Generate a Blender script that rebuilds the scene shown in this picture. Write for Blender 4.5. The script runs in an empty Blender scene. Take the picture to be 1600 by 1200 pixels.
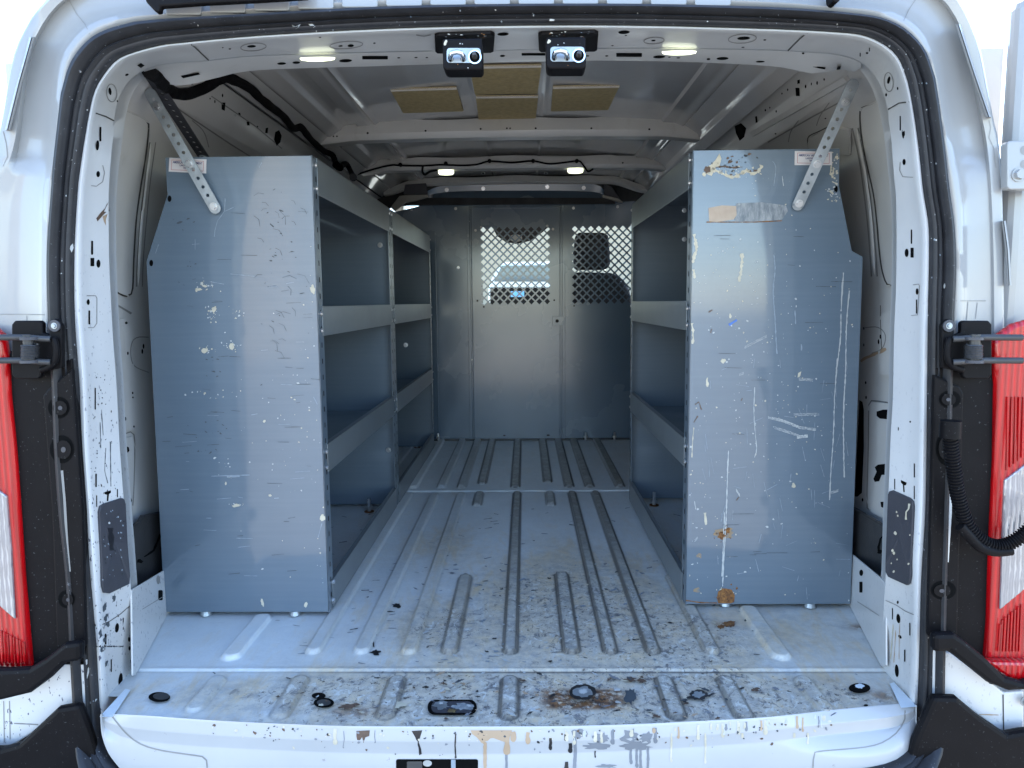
import bpy, math, random
import numpy as np
from mathutils import Vector, Matrix
from mathutils.bvhtree import BVHTree
from mathutils import noise as mnoise
random.seed(7)
R = math.radians
scene = bpy.context.scene

# ------------------------------------------------------------------ camera
CAM = Vector((0.05, -1.35, 0.77))
LENS, SENSOR = 26.0, 36.0
cam_data = bpy.data.cameras.new('camera')
cam_data.lens = LENS; cam_data.sensor_width = SENSOR
cam_data.clip_start = 0.05; cam_data.clip_end = 500
cam = bpy.data.objects.new('camera', cam_data)
scene.collection.objects.link(cam)
rot = (Matrix.Rotation(R(1.09), 3, 'Z') @ Matrix.Rotation(R(90 - 6.32), 3, 'X') @ Matrix.Rotation(R(-0.53), 3, 'Z'))
cam.matrix_world = Matrix.Translation(CAM) @ rot.to_4x4()
scene.camera = cam
# ------------------------------------------------------------------ light
SUN_EL, SUN_AZ = 52, 28           # the sun stands ahead of the van, to the right
world = bpy.data.worlds.new('World'); scene.world = world; world.use_nodes = True
wn = world.node_tree; wn.nodes.clear()
sky = wn.nodes.new('ShaderNodeTexSky'); sky.sky_type = 'NISHITA'; sky.sun_disc = False
sky.sun_elevation = R(SUN_EL); sky.sun_rotation = R(SUN_AZ); sky.dust_density = 0.4; sky.ozone_density = 2.2
bg = wn.nodes.new('ShaderNodeBackground'); bg.inputs['Strength'].default_value = 0.15
wo = wn.nodes.new('ShaderNodeOutputWorld')
wn.links.new(sky.outputs[0], bg.inputs[0]); wn.links.new(bg.outputs[0], wo.inputs[0])
sun_d = bpy.data.lights.new('sun', 'SUN'); sun_d.energy = 3.0; sun_d.angle = R(0.5); sun_d.color = (1, .95, .88)
sun = bpy.data.objects.new('sun', sun_d); scene.collection.objects.link(sun)
sd = Vector((math.sin(R(SUN_AZ)) * math.cos(R(SUN_EL)), math.cos(R(SUN_AZ)) * math.cos(R(SUN_EL)), math.sin(R(SUN_EL))))
sun.rotation_euler = sd.to_track_quat('Z', 'Y').to_euler()
vs = scene.view_settings
scene.display_settings.display_device = 'sRGB'
vs.view_transform = 'Standard'; vs.look = 'None'; vs.gamma = 1.0; vs.use_curve_mapping = False
vs.exposure = 2.7

# ------------------------------------------------------------------ pixel -> place (photograph is 1600 x 1200)
FPX = LENS / SENSOR * 1600
def ray(px, py):
    return (rot @ Vector(((px - 800) / FPX, (600 - py) / FPX, -1))).normalized()
def PY(px, py, Y):
    d = ray(px, py); return CAM + d * ((Y - CAM.y) / d.y)
def PX(px, py, X):
    d = ray(px, py); return CAM + d * ((X - CAM.x) / d.x)
def PZ(px, py, Z):
    d = ray(px, py); return CAM + d * ((Z - CAM.z) / d.z)

# ------------------------------------------------------------------ materials
MATS = {}
def rgb(c): return (c[0], c[1], c[2], 1)
class NT:
    def __init__(s, name):
        s.m = bpy.data.materials.new(name); s.m.use_nodes = True
        s.t = s.m.node_tree; s.n = s.t.nodes; s.l = s.t.links
        s.b = s.n['Principled BSDF']; MATS[name] = s.m
        s.tc = s.n.new('ShaderNodeTexCoord')
    def noise(s, scale, detail=4, rough=.55, stretch=None, dist=0, w=0):
        t = s.n.new('ShaderNodeTexNoise'); t.inputs['Scale'].default_value = scale
        t.inputs['Detail'].default_value = detail; t.inputs['Roughness'].default_value = rough
        t.inputs['Distortion'].default_value = dist
        mp = s.n.new('ShaderNodeMapping'); mp.inputs['Scale'].default_value = stretch or (1, 1, 1)
        mp.inputs['Location'].default_value = (w * 3.1, w * 1.7, w)
        s.l.new(s.tc.outputs['Object'], mp.inputs[0]); s.l.new(mp.outputs[0], t.inputs['Vector'])
        return t.outputs['Fac']
    def ramp(s, fac, a, b, lo=0., hi=1.):
        r = s.n.new('ShaderNodeMapRange'); r.inputs['From Min'].default_value = a; r.inputs['From Max'].default_value = b
        r.inputs['To Min'].default_value = lo; r.inputs['To Max'].default_value = hi
        s.l.new(fac, r.inputs['Value']); return r.outputs[0]
    def math(s, op, a, b):
        m = s.n.new('ShaderNodeMath'); m.operation = op
        for i, v in enumerate((a, b)):
            if isinstance(v, (int, float)): m.inputs[i].default_value = v
            else: s.l.new(v, m.inputs[i])
        return m.outputs[0]
    def mix(s, fac, a, b):
        m = s.n.new('ShaderNodeMix'); m.data_type = 'RGBA'
        for sock, v in ((m.inputs[0], fac), (m.inputs[6], a), (m.inputs[7], b)):
            if isinstance(v, (int, float)): sock.default_value = v
            elif isinstance(v, tuple): sock.default_value = rgb(v)
            else: s.l.new(v, sock)
        return m.outputs[2]
    def attr(s, name):
        a = s.n.new('ShaderNodeAttribute'); a.attribute_name = name; return a.outputs['Fac']
    def color(s, c):
        if isinstance(c, tuple): s.b.inputs['Base Color'].default_value = rgb(c)
        else: s.l.new(c, s.b.inputs['Base Color'])
    def rough(s, r):
        if isinstance(r, (int, float)): s.b.inputs['Roughness'].default_value = r
        else: s.l.new(r, s.b.inputs['Roughness'])
    def bump(s, h, strength=.2, dist=.01):
        b = s.n.new('ShaderNodeBump'); b.inputs['Strength'].default_value = strength; b.inputs['Distance'].default_value = dist
        s.l.new(h, b.inputs['Height']); s.l.new(b.outputs[0], s.b.inputs['Normal'])
    def set(s, **k):
        for a, v in k.items(): s.b.inputs[a.replace('_', ' ')].default_value = v
        return s

def simple(name, c, rough=.5, metal=0, coat=0, var=.12, nscale=9, bump=0, bscale=60, bdist=.002, **k):
    t = NT(name); n = t.noise(nscale, 5)
    d = tuple(max(0, x * (1 - var)) for x in c); e = tuple(min(1, x * (1 + var)) for x in c)
    t.color(t.mix(t.ramp(n, .3, .7), d, e)); t.rough(t.ramp(t.noise(nscale * 1.7, 4, w=3), .3, .7, max(.03, rough * .8), min(1, rough * 1.25)))
    t.set(Metallic=metal, Coat_Weight=coat, Coat_Roughness=.06, **k)
    if bump: t.bump(t.noise(bscale, 3), bump, bdist)
    return t

t = NT('white_body_paint')
c = t.mix(t.ramp(t.noise(5, 4), .35, .75), (.31, .31, .305), (.275, .275, .27))
sp = t.ramp(t.noise(210, 1), .72, .76); c = t.mix(t.math('MULTIPLY', sp, .25), c, (.30, .29, .28))
t.color(c); t.rough(.32); t.set(Coat_Weight=.5, Coat_Roughness=.08); t.bump(t.noise(9, 2), .12, .01)

t = NT('interior_paint')
c = t.mix(t.ramp(t.noise(4, 5), .3, .75), (.58, .57, .55), (.49, .48, .46))
g = t.ramp(t.noise(26, 6, .65, (1, 1, .25)), .60, .72); c = t.mix(t.math('MULTIPLY', g, .25), c, (.33, .30, .26))
t.color(c); t.rough(t.ramp(t.noise(7, 4), .3, .7, .28, .45)); t.set(Coat_Weight=.2); t.bump(t.noise(6, 2), .15, .01)

t = NT('pillar_paint')
c = t.mix(t.ramp(t.noise(4, 4), .3, .75), (.60, .595, .585), (.53, .525, .515))
sp = t.ramp(t.noise(150, 2, .6, (1, 1, .55)), .655, .675)
z = t.n.new('ShaderNodeSeparateXYZ'); t.l.new(t.tc.outputs['Object'], z.inputs[0])
low = t.ramp(z.outputs['Z'], .95, .35); lf = t.ramp(z.outputs['X'], .1, -.4, .25, 1)
c = t.mix(t.math('MULTIPLY', t.math('MULTIPLY', sp, low), lf), c, (.10, .10, .13))
t.color(c); t.rough(.34); t.set(Coat_Weight=.3, Coat_Roughness=.1); t.bump(t.noise(10, 2), .1, .008)

t = NT('roof_skin_paint')
t.color(t.mix(t.ramp(t.noise(3, 5), .3, .7), (.50, .495, .485), (.58, .57, .56)))
t.rough(t.ramp(t.noise(5, 4), .3, .7, .09, .16)); t.set(Coat_Weight=.8, Coat_Roughness=.04); t.bump(t.noise(2.5, 2), .2, .012)

# scuffed floor
t = NT('floor_paint')
g = t.attr('grime'); w = t.attr('wear')
n1 = t.noise(7, 8, .68, (1, .6, 1)); n2 = t.noise(24, 8, .7, w=5); n3 = t.noise(70, 6, .7, w=9); n4 = t.noise(13, 7, .72, (1.6, .5, 1), .6, w=13)
c = t.mix(t.ramp(n1, .3, .7), (.68, .73, .76), (.59, .64, .67))
film = t.math('MULTIPLY', t.ramp(t.noise(5, 7, .7, (1.3, .8, 1), .4, w=71), .32, .62), t.ramp(g, .04, .42)); c = t.mix(t.math('MULTIPLY', film, .75), c, (.54, .44, .30))
tan = t.math('MULTIPLY', t.ramp(t.math('ADD', n4, t.math('MULTIPLY', g, .22)), .55, .70), t.ramp(g, .02, .4))
c = t.mix(t.math('MULTIPLY', tan, .85), c, (.64, .48, .27))
ws = t.math('MULTIPLY', w, t.ramp(n2, .28, .5, .55, 1)); c = t.mix(ws, c, t.mix(t.ramp(n3, .35, .65), (.27, .265, .24), (.15, .145, .13)))
hz = t.math('MULTIPLY', t.ramp(t.noise(11, 9, .8, w=51), .30, .52), t.ramp(g, .03, .6)); c = t.mix(t.math('MULTIPLY', hz, .8), c, t.mix(t.ramp(t.noise(37, 7, .75, w=52), .4, .6), (.33, .33, .32), (.55, .51, .43)))
flk = t.ramp(t.math('ADD', t.noise(38, 9, .78, (1, .8, 1), .8, w=5), t.math('MULTIPLY', g, .10)), .63, .70)
c = t.mix(t.math('MULTIPLY', t.math('MULTIPLY', flk, .85), t.ramp(g, .15, .8)), c, (.13, .13, .14))
flk2 = t.ramp(t.math('ADD', t.noise(40, 9, .78, (1, .7, 1), 1.2, w=21), t.math('MULTIPLY', g, .08)), .62, .68)
c = t.mix(t.math('MULTIPLY', t.math('MULTIPLY', flk2, .9), t.ramp(g, .2, .9)), c, (.62, .62, .58))
flk3 = t.ramp(t.math('ADD', t.noise(95, 7, .75, w=31), t.math('MULTIPLY', g, .08)), .66, .70)
c = t.mix(t.math('MULTIPLY', flk3, t.ramp(g, .3, .9)), c, (.07, .055, .045))
scr = t.ramp(t.noise(16, 9, .8, (.8, 2.6, 1), 2.5, w=61), .60, .66); c = t.mix(t.math('MULTIPLY', scr, t.ramp(g, .0, .5, .15, .6)), c, (.17, .17, .175))
ru = t.attr('rust'); rs = t.math('MULTIPLY', ru, t.ramp(t.noise(48, 8, .75, w=41), .38, .50))
c = t.mix(rs, c, t.mix(t.ramp(n3, .4, .6), (.24, .11, .04), (.07, .045, .035)))
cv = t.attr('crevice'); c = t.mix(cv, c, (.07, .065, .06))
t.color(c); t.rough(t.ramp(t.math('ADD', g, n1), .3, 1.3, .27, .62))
t.bump(t.math('ADD', t.math('MULTIPLY', t.math('ADD', flk, flk2), t.ramp(g, .1, .8, .1, 1.2)), t.math('ADD', t.noise(60, 6, .7), t.math('MULTIPLY', n2, 1.5))), .35, .003)

t = NT('sill_paint')
c = t.mix(t.ramp(t.noise(5, 4), .3, .7), (.40, .40, .40), (.36, .36, .36))
f = t.ramp(t.noise(60, 6, .7), .68, .70); c = t.mix(f, c, (.25, .24, .24))
t.color(c); t.rough(.3); t.set(Coat_Weight=.4); t.bump(t.noise(14, 2), .1, .006)

# blue grey shelf enamel
t = NT('shelf_enamel')
n = t.noise(3, 4, .5, (1, 1, .4)); st = t.noise(110, 4, .6, (.03, 1, 1)); sc = t.noise(12, 9, .75, (.35, .35, 2.2), 1.2)
c = t.mix(t.ramp(n, .3, .7), (.090, .124, .160), (.118, .155, .192))
c = t.mix(t.math('MULTIPLY', t.ramp(st, .4, .8), .07), c, (.30, .33, .35))
c = t.mix(t.math('MULTIPLY', t.ramp(sc, .70, .735), .5), c, (.08, .09, .10))
t.color(c); t.rough(t.ramp(t.noise(6, 5, .6), .3, .7, .3, .42)); t.set(Coat_Weight=.8, Coat_Roughness=.08, Coat_IOR=1.55)
t.bump(t.noise(2.6, 1.5, .4), .35, .010)
t = NT('lip_steel')
c = t.mix(t.ramp(t.noise(8, 5), .3, .7), (.14, .16, .172), (.17, .192, .205))
s1 = t.ramp(t.noise(150, 6, .75), .66, .70); c = t.mix(t.math('MULTIPLY', s1, .12), c, (.35, .35, .35))
t.color(c); t.rough(.36); t.set(Metallic=.1, Coat_Weight=.3, Coat_Roughness=.2); t.bump(t.noise(4, 1), .12, .004)
t = NT('partition_enamel')
c = t.mix(t.ramp(t.noise(2, 4, .5), .3, .7), (.072, .112, .158), (.090, .132, .180))
c = t.mix(t.math('MULTIPLY', t.ramp(t.noise(40, 9, .75, (.3, 1, 2.2), .6), .67, .76), .25), c, (.20, .20, .20))
t.color(c); t.rough(t.ramp(t.noise(3, 4), .3, .7, .20, .32)); t.set(Coat_Weight=.7, Coat_Roughness=.14); t.bump(t.noise(2.2, 1, .4), .3, .010)
t = NT('seal_rubber')
c = t.mix(t.ramp(t.noise(30, 5), .3, .7), (.014, .014, .016), (.024, .024, .027))
sp = t.ramp(t.noise(190, 3), .69, .71); c = t.mix(t.math('MULTIPLY', sp, .5), c, (.2, .2, .21))
t.color(c); t.rough(.48); t.set(Specular_IOR_Level=.36)
t = NT('black_plastic')
sp = t.ramp(t.noise(230, 2), .70, .72)
t.color(t.mix(t.math('MULTIPLY', sp, .5), t.mix(t.noise(20, 4), (.004, .0036, .004), (.008, .007, .008)), (.1, .1, .1))); t.rough(.5); t.set(Specular_IOR_Level=.1); t.bump(t.noise(400, 2), .1, .001)
simple('charcoal_plate', (.038, .038, .046), .5, bump=.15, bscale=300)
simple('hole_black', (.004, .004, .004), .9, Specular_IOR_Level=0.05)
simple('seam_dark', (.05, .047, .043), .8)
simple('groove_grey', (.22, .215, .205), .5)
simple('zinc_steel', (.32, .35, .37), .36, metal=.6, var=.2, nscale=30, bump=.1)
simple('bolt_steel', (.46, .47, .48), .3, metal=.8)
simple('chrome', (.75, .76, .78), .1, metal=1.0)
simple('dark_steel', (.05, .05, .052), .45, metal=.4, bump=.2, bscale=200)
simple('cardboard_pad', (.46, .35, .17), .75, var=.15, nscale=60, bump=.4, bscale=180)
simple('pad_edge_highlight', (.9, .82, .7), .6)  # bright highlight along the near pad edge, painted as a pale strip
simple('cream_paint', (.50, .45, .34), .5, var=.15, nscale=40, bump=.3, bscale=90)
simple('white_splat', (.44, .45, .44), .5, var=.1)
simple('tan_paint', (.40, .28, .18), .5, var=.1)
simple('grey_paint', (.17, .18, .20), .45, var=.12)
simple('brown_paint', (.10, .06, .04), .6, var=.3, nscale=80)
simple('black_paint', (.012, .012, .015), .35)
simple('blue_paint', (.03, .13, .45), .4)
simple('scratch_light', (.22, .26, .30), .5, var=.2, nscale=100)
simple('scratch_dark', (.05, .06, .07), .5)
t = NT('rust'); t.color(t.mix(t.ramp(t.noise(140, 6, .7), .35, .65), (.07, .028, .015), (.30, .13, .035))); t.rough(.9); t.bump(t.noise(200, 4), .6, .003)
t = NT('rust_stain'); t.color(t.mix(t.ramp(t.noise(90, 6, .7), .35, .6), (.13, .155, .17), (.30, .19, .09))); t.rough(.6)
t = NT('masking_tape'); t.color(t.mix(t.ramp(t.noise(60, 5), .3, .7), (.42, .32, .24), (.48, .38, .29))); t.rough(.7)
t = NT('scuffed_patch'); t.color(t.mix(t.ramp(t.noise(70, 8, .75, (1, 1, .3)), .42, .62), (.13, .15, .17), (.32, .33, .33))); t.rough(.45)
simple('decal_white', (.60, .56, .55), .35, var=.04)
simple('decal_red', (.40, .10, .09), .4)
simple('decal_navy', (.03, .03, .13), .4)
simple('fabric_black', (.014, .014, .016), .85, bump=.5, bscale=400)
simple('cab_trim', (.30, .285, .25), .6)
simple('cab_dark', (.02, .02, .021), .7)
simple('asphalt', (.25, .23, .195), .9, var=.25, nscale=3, bump=.4, bscale=80, bdist=.01)
simple('concrete', (.40, .36, .30), .9, var=.12, nscale=1.3)
simple('stucco', (.50, .42, .32), .9, var=.08, nscale=2, bump=.2, bscale=50)
simple('far_stucco', (.42, .36, .28), .9, var=.08)
simple('dark_glass', (.02, .03, .035), .08, coat=.3)
simple('car_white', (.72, .73, .74), .25, coat=.6)
simple('car_glass', (.10, .13, .15), .06)
simple('plate_blue', (.12, .35, .62), .4)
simple('foam_black', (.006, .006, .007), .85, bump=.5, bscale=250, Specular_IOR_Level=.1)
t = NT('lamp_red')
v = t.n.new('ShaderNodeTexWave'); v.inputs['Scale'].default_value = 30; v.bands_direction = 'X'
t.l.new(t.tc.outputs['Object'], v.inputs[0]); t.color(t.mix(v.outputs['Fac'], (.50, .002, .005), (.30, .001, .003)))
t.rough(.2); t.set(Coat_Weight=.35, Coat_Roughness=.03, Subsurface_Weight=.5, Subsurface_Scale=.05, Subsurface_Radius=(1, .1, .1)); t.bump(v.outputs['Fac'], .5, .003)
t = NT('lamp_clear')
v = t.n.new('ShaderNodeTexWave'); v.inputs['Scale'].default_value = 34; v.inputs['Distortion'].default_value = 2.2; v.bands_direction = 'X'; t.l.new(t.tc.outputs['Object'], v.inputs[0])
vo = t.n.new('ShaderNodeTexVoronoi'); vo.inputs['Scale'].default_value = 26; t.l.new(t.tc.outputs['Object'], vo.inputs[0])
lh = t.math('ADD', v.outputs['Fac'], t.math('MULTIPLY', vo.outputs['Distance'], 1.2)); t.color(t.mix(lh, (.55, .55, .56), (.28, .28, .30))); t.rough(.1); t.set(Metallic=.5, Coat_Weight=1.0, Coat_Roughness=.03); t.bump(lh, .5, .006)
def emis(name, c, s):
    t = NT(name); t.color((.8, .8, .7)); t.b.inputs['Emission Color'].default_value = rgb(c); t.b.inputs['Emission Strength'].default_value = s
emis('lamp_glow', (.93, 1., .70), .42)
m = bpy.data.materials.new('window_glass'); m.use_nodes = True; MATS['window_glass'] = m
nt = m.node_tree; nt.nodes.clear(); o_ = nt.nodes.new('ShaderNodeOutputMaterial'); mx = nt.nodes.new('ShaderNodeMixShader')
tr = nt.nodes.new('ShaderNodeBsdfTransparent'); tr.inputs[0].default_value = (.88, .95, .92, 1); gl = nt.nodes.new('ShaderNodeBsdfGlossy'); gl.inputs['Roughness'].default_value = .02
mx.inputs[0].default_value = .06
nt.links.new(tr.outputs[0], mx.inputs[1]); nt.links.new(gl.outputs[0], mx.inputs[2]); nt.links.new(mx.outputs[0], o_.inputs[0])

# ------------------------------------------------------------------ objects
def tag(o, label=None, cat=None, group=None, kind=None):
    if label: o['label'] = label
    if cat: o['category'] = cat
    if group: o['group'] = group
    if kind: o['kind'] = kind
    return o
def empty(name, loc, label, cat, group=None):
    o = bpy.data.objects.new(name, None); scene.collection.objects.link(o); o.location = loc
    o.empty_display_size = .1; o['base'] = list(loc)
    return tag(o, label, cat, group)
def base_of(o):
    while o.parent: o = o.parent
    return Vector(o['base']) if 'base' in o else Vector(o.location)

class MB:
    def __init__(s): s.v = []; s.f = []; s.m = []; s.names = []
    def mi(s, mat):
        if mat not in s.names: s.names.append(mat)
        return s.names.index(mat)
    def add(s, vs, fs, mat):
        o = len(s.v); k = s.mi(mat); s.v += [Vector(p) for p in vs]
        for f in fs: s.f.append([o + i for i in f]); s.m.append(k)
        return s
    def box(s, a, b, mat):
        x0, y0, z0 = a; x1, y1, z1 = b
        return s.add([(x0,y0,z0),(x1,y0,z0),(x1,y1,z0),(x0,y1,z0),(x0,y0,z1),(x1,y0,z1),(x1,y1,z1),(x0,y1,z1)],
                     [(0,3,2,1),(4,5,6,7),(0,1,5,4),(1,2,6,5),(2,3,7,6),(3,0,4,7)], mat)
    def prism(s, pts, off, mat):           # polygon extruded by a vector
        n = len(pts); off = Vector(off); q = [Vector(p) + off for p in pts]
        return s.add(list(pts) + q, [tuple(range(n)), tuple(range(2*n-1, n-1, -1))] + [(i, n+i, n+(i+1) % n, (i+1) % n) for i in range(n)], mat)
    def loft(s, loops, mat, closed=False):
        n = len(loops[0]); vs = [p for L in loops for p in L]; fs = []
        for j in range(len(loops) - 1):
            for i in range(n if closed else n - 1):
                a, b = j*n + i, j*n + (i+1) % n
                fs.append((a, b, b+n, a+n))
        return s.add(vs, fs, mat)
    def tube(s, path, r, mat, n=10, rf=None, cap=True):
        path = [Vector(p) for p in path]; loops = []; up = None
        for i, p in enumerate(path):
            d = (path[min(i+1, len(path)-1)] - path[max(i-1, 0)]).normalized()
            if up is None: up = d.orthogonal().normalized()
            up = (up - d * up.dot(d)).normalized(); sd_ = d.cross(up)
            rr = rf(i) if rf else r
            loops.append([p + (up * math.cos(a) + sd_ * math.sin(a)) * rr for a in [2*math.pi*k/n for k in range(n)]])
        s.loft(loops, mat, True)
        if cap:
            o = len(s.v) - len(path) * n; k = s.mi(mat)
            s.f.append([o + i for i in range(n)][::-1]); s.m.append(k)
            s.f.append([o + (len(path)-1)*n + i for i in range(n)]); s.m.append(k)
        return s
    def cyl(s, c, axis, r, h, mat, n=16, r2=None):
        c = Vector(c); ax = Vector(axis).normalized(); return s.tube([c, c + ax*h], r, mat, n, rf=lambda i: r if i == 0 else (r2 or r))
    def bolt(s, c, nrm, r, mat='bolt_steel'):
        nrm = Vector(nrm).normalized(); c = Vector(c)
        s.cyl(c, nrm, r*1.35, r*.25, mat, 14); s.cyl(c + nrm*r*.25, nrm, r, r*.7, mat, 6, r*.9); return s
    def bvh(s): return BVHTree.FromPolygons([tuple(v) for v in s.v], s.f)
    def build(s, name, parent=None, smooth=False, bevel=0, solid=0, merge=False, seg=2, angle=35):
        me = bpy.data.meshes.new(name); b = base_of(parent) if parent else Vector((0, 0, 0))
        me.from_pydata([tuple(v - b) for v in s.v], [], s.f)
        for n in s.names: me.materials.append(MATS[n])
        me.polygons.foreach_set('material_index', s.m)
        if merge:
            import bmesh
            bm = bmesh.new(); bm.from_mesh(me); bmesh.ops.remove_doubles(bm, verts=bm.verts, dist=1e-5); bmesh.ops.recalc_face_normals(bm, faces=bm.faces); bm.to_mesh(me); bm.free()
        if smooth:
            me.polygons.foreach_set('use_smooth', [True]*len(me.polygons))
            me.set_sharp_from_angle(angle=R(angle))
        me.update()
        o = bpy.data.objects.new(name, me); scene.collection.objects.link(o)
        if parent: o.parent = parent
        if solid:
            md = o.modifiers.new('thick', 'SOLIDIFY'); md.thickness = solid; md.offset = 0
        if bevel:
            md = o.modifiers.new('bevel', 'BEVEL'); md.width = bevel; md.segments = seg; md.limit_method = 'ANGLE'; md.angle_limit = R(40)
        return o

# ---- conforming marks: polygons given where they lie on a surface
def cast(bvh, px, py, off=.0005):
    d = ray(px, py); h, n, i, dist = bvh.ray_cast(CAM, d)
    if h is None: return None
    if n.dot(d) > 0: n = -n
    return h + n * off, n
def mark(mb, bvh, poly, mat, off=.0005, thick=0):
    pts = []
    for p in poly:
        c = cast(bvh, p[0], p[1], off)
        if c is None: return
        pts.append(c)
    n = len(pts); cx = sum((p[0] for p in pts), Vector()) / n
    cc = cast(bvh, sum(p[0] for p in poly)/n, sum(p[1] for p in poly)/n, off)
    if cc and (cc[0]-cx).length < .05: cx = cc[0]
    if thick:
        nn = sum((p[1] for p in pts), Vector()).normalized() * thick
        mb.add([p[0] for p in pts] + [p[0] + nn for p in pts] + [cx + nn], [(i, (i+1) % n, n+(i+1) % n, n+i) for i in range(n)] + [(n+i, n+(i+1) % n, 2*n) for i in range(n)], mat)
    else:
        mb.add([p[0] for p in pts] + [cx], [(i, (i+1) % n, n) for i in range(n)], mat)
def ell(cx, cy, rx, ry, a=0, n=18, jit=0):
    a = R(a); out = []
    for k in range(n):
        t_ = 2*math.pi*k/n; j = 1 + random.uniform(-jit, jit)
        x, y = rx*math.cos(t_)*j, ry*math.sin(t_)*j
        out.append((cx + x*math.cos(a) - y*math.sin(a), cy + x*math.sin(a) + y*math.cos(a)))
    return out
def line(mb, bvh, pts, w, mat, jit=.25, off=.0006, step=6):
    P_ = []
    for (a, b) in zip(pts, pts[1:]):
        L = math.hypot(b[0]-a[0], b[1]-a[1]); k = max(1, int(L/step))
        for i in range(k): P_.append((a[0]+(b[0]-a[0])*i/k, a[1]+(b[1]-a[1])*i/k))
    P_.append(pts[-1]); L_, R_ = [], []
    for i, p in enumerate(P_):
        q = P_[min(i+1, len(P_)-1)]; o = P_[max(i-1, 0)]; dx, dy = q[0]-o[0], q[1]-o[1]; l = math.hypot(dx, dy) or 1
        ww = w/2*(1+random.uniform(-jit, jit)); cx = p[0]+random.uniform(-jit, jit)*w*.3
        a = cast(bvh, cx - dy/l*ww, p[1] + dx/l*ww, off); b = cast(bvh, cx + dy/l*ww, p[1] - dx/l*ww, off)
        if not a or not b: return
        L_.append(a[0]); R_.append(b[0])
    mb.loft([L_, R_], mat)
def rrect(x0, y0, x1, y1, r, n=4):
    out = []
    for cx, cy, a0 in ((x1-r, y0+r, -90), (x1-r, y1-r, 0), (x0+r, y1-r, 90), (x0+r, y0+r, 180)):
        for k in range(n+1):
            a = R(a0 + 90*k/n); out.append((cx + r*math.cos(a), cy + r*math.sin(a)))
    return out
def crom(P_, m):
    P_ = [Vector((p[0], p[1], 0)) for p in P_]; dense = []
    for i in range(len(P_)-1):
        p0, p1, p2, p3 = P_[max(i-1, 0)], P_[i], P_[i+1], P_[min(i+2, len(P_)-1)]
        for k in range(12):
            t_ = k/12; dense.append(.5*((2*p1)+(-p0+p2)*t_+(2*p0-5*p1+4*p2-p3)*t_*t_+(-p0+3*p1-3*p2+p3)*t_**3))
    dense.append(P_[-1]); cum = [0]
    for a, b in zip(dense, dense[1:]): cum.append(cum[-1] + (b-a).length)
    out = []; j = 0
    for k in range(m):
        s_ = cum[-1]*k/(m-1)
        while j < len(cum)-2 and cum[j+1] < s_: j += 1
        f = (s_-cum[j])/max(1e-9, cum[j+1]-cum[j]); p = dense[j].lerp(dense[j+1], min(1, f)); out.append((p.x, p.y))
    return out
def ring(parts, counts):
    out = []
    for p, c in zip(parts, counts):
        q = crom(p, c); out += q[:-1]
    return out + [q[-1]]
def lerp2(A, B, t_): return [(a[0]+(b[0]-a[0])*t_, a[1]+(b[1]-a[1])*t_) for a, b in zip(A, B)]
def sm(a, b, x):
    t_ = max(0., min(1., (x-a)/(b-a))); return t_*t_*(3-2*t_)
# ================================================================== THE VAN
van = empty('cargo_van', (0, 1.5, 0), 'white cargo van open at the rear, with black doorway seal and scuffed ribbed floor', 'van')

SO = [[(300,1262),(215,1245),(165,1225),(137,1195),(128,1150),(125,1100),(120,1000),(115,900),(104,800),(97,700),(93,600),(88,500),(86,400),(93,300),(97,250),(108,150)],
      [(108,150),(120,110),(135,85),(155,65),(180,52),(220,41)],
      [(220,41),(275,36),(400,29),(600,18),(800,14),(1000,14),(1200,19),(1300,26)],
      [(1300,26),(1360,34),(1395,48),(1420,68),(1437,92),(1450,130)],
      [(1450,130),(1457,175),(1465,238),(1472,300),(1479,350),(1482,400),(1482,440),(1479,500),(1477,600),(1475,700),(1471,800),(1469,900),(1467,1000),(1466,1050),(1465,1150),(1457,1180),(1443,1203),(1410,1225),(1340,1245),(1280,1255)],
      [(1280,1255),(800,1275),(300,1262)]]
SI = [[(320,1226),(230,1216),(190,1200),(170,1175),(160,1150),(157,1100),(151,1000),(143,900),(136,800),(129,700),(126,600),(119,500),(118,400),(123,300),(129,250),(138,190)],
      [(138,190),(148,145),(165,115),(187,92),(225,78),(260,70)],
      [(260,70),(400,57),(600,46),(800,41),(1000,41),(1200,46),(1290,50)],
      [(1290,50),(1337,54),(1362,61),(1387,75),(1405,95),(1418,130)],
      [(1418,130),(1424,160),(1430,200),(1436,250),(1441,300),(1449,350),(1450,400),(1449,450),(1448,500),(1447,600),(1446,700),(1444,800),(1438,900),(1436,1000),(1433,1100),(1431,1140),(1420,1168),(1395,1186),(1350,1197),(1280,1203)],
      [(1280,1203),(800,1235),(320,1226)]]
CN = [60, 16, 40, 16, 60, 12]
def ysill(py): return -.07 * sm(1090, 1240, py)
so, si = ring(SO, CN), ring(SI, CN)
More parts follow.
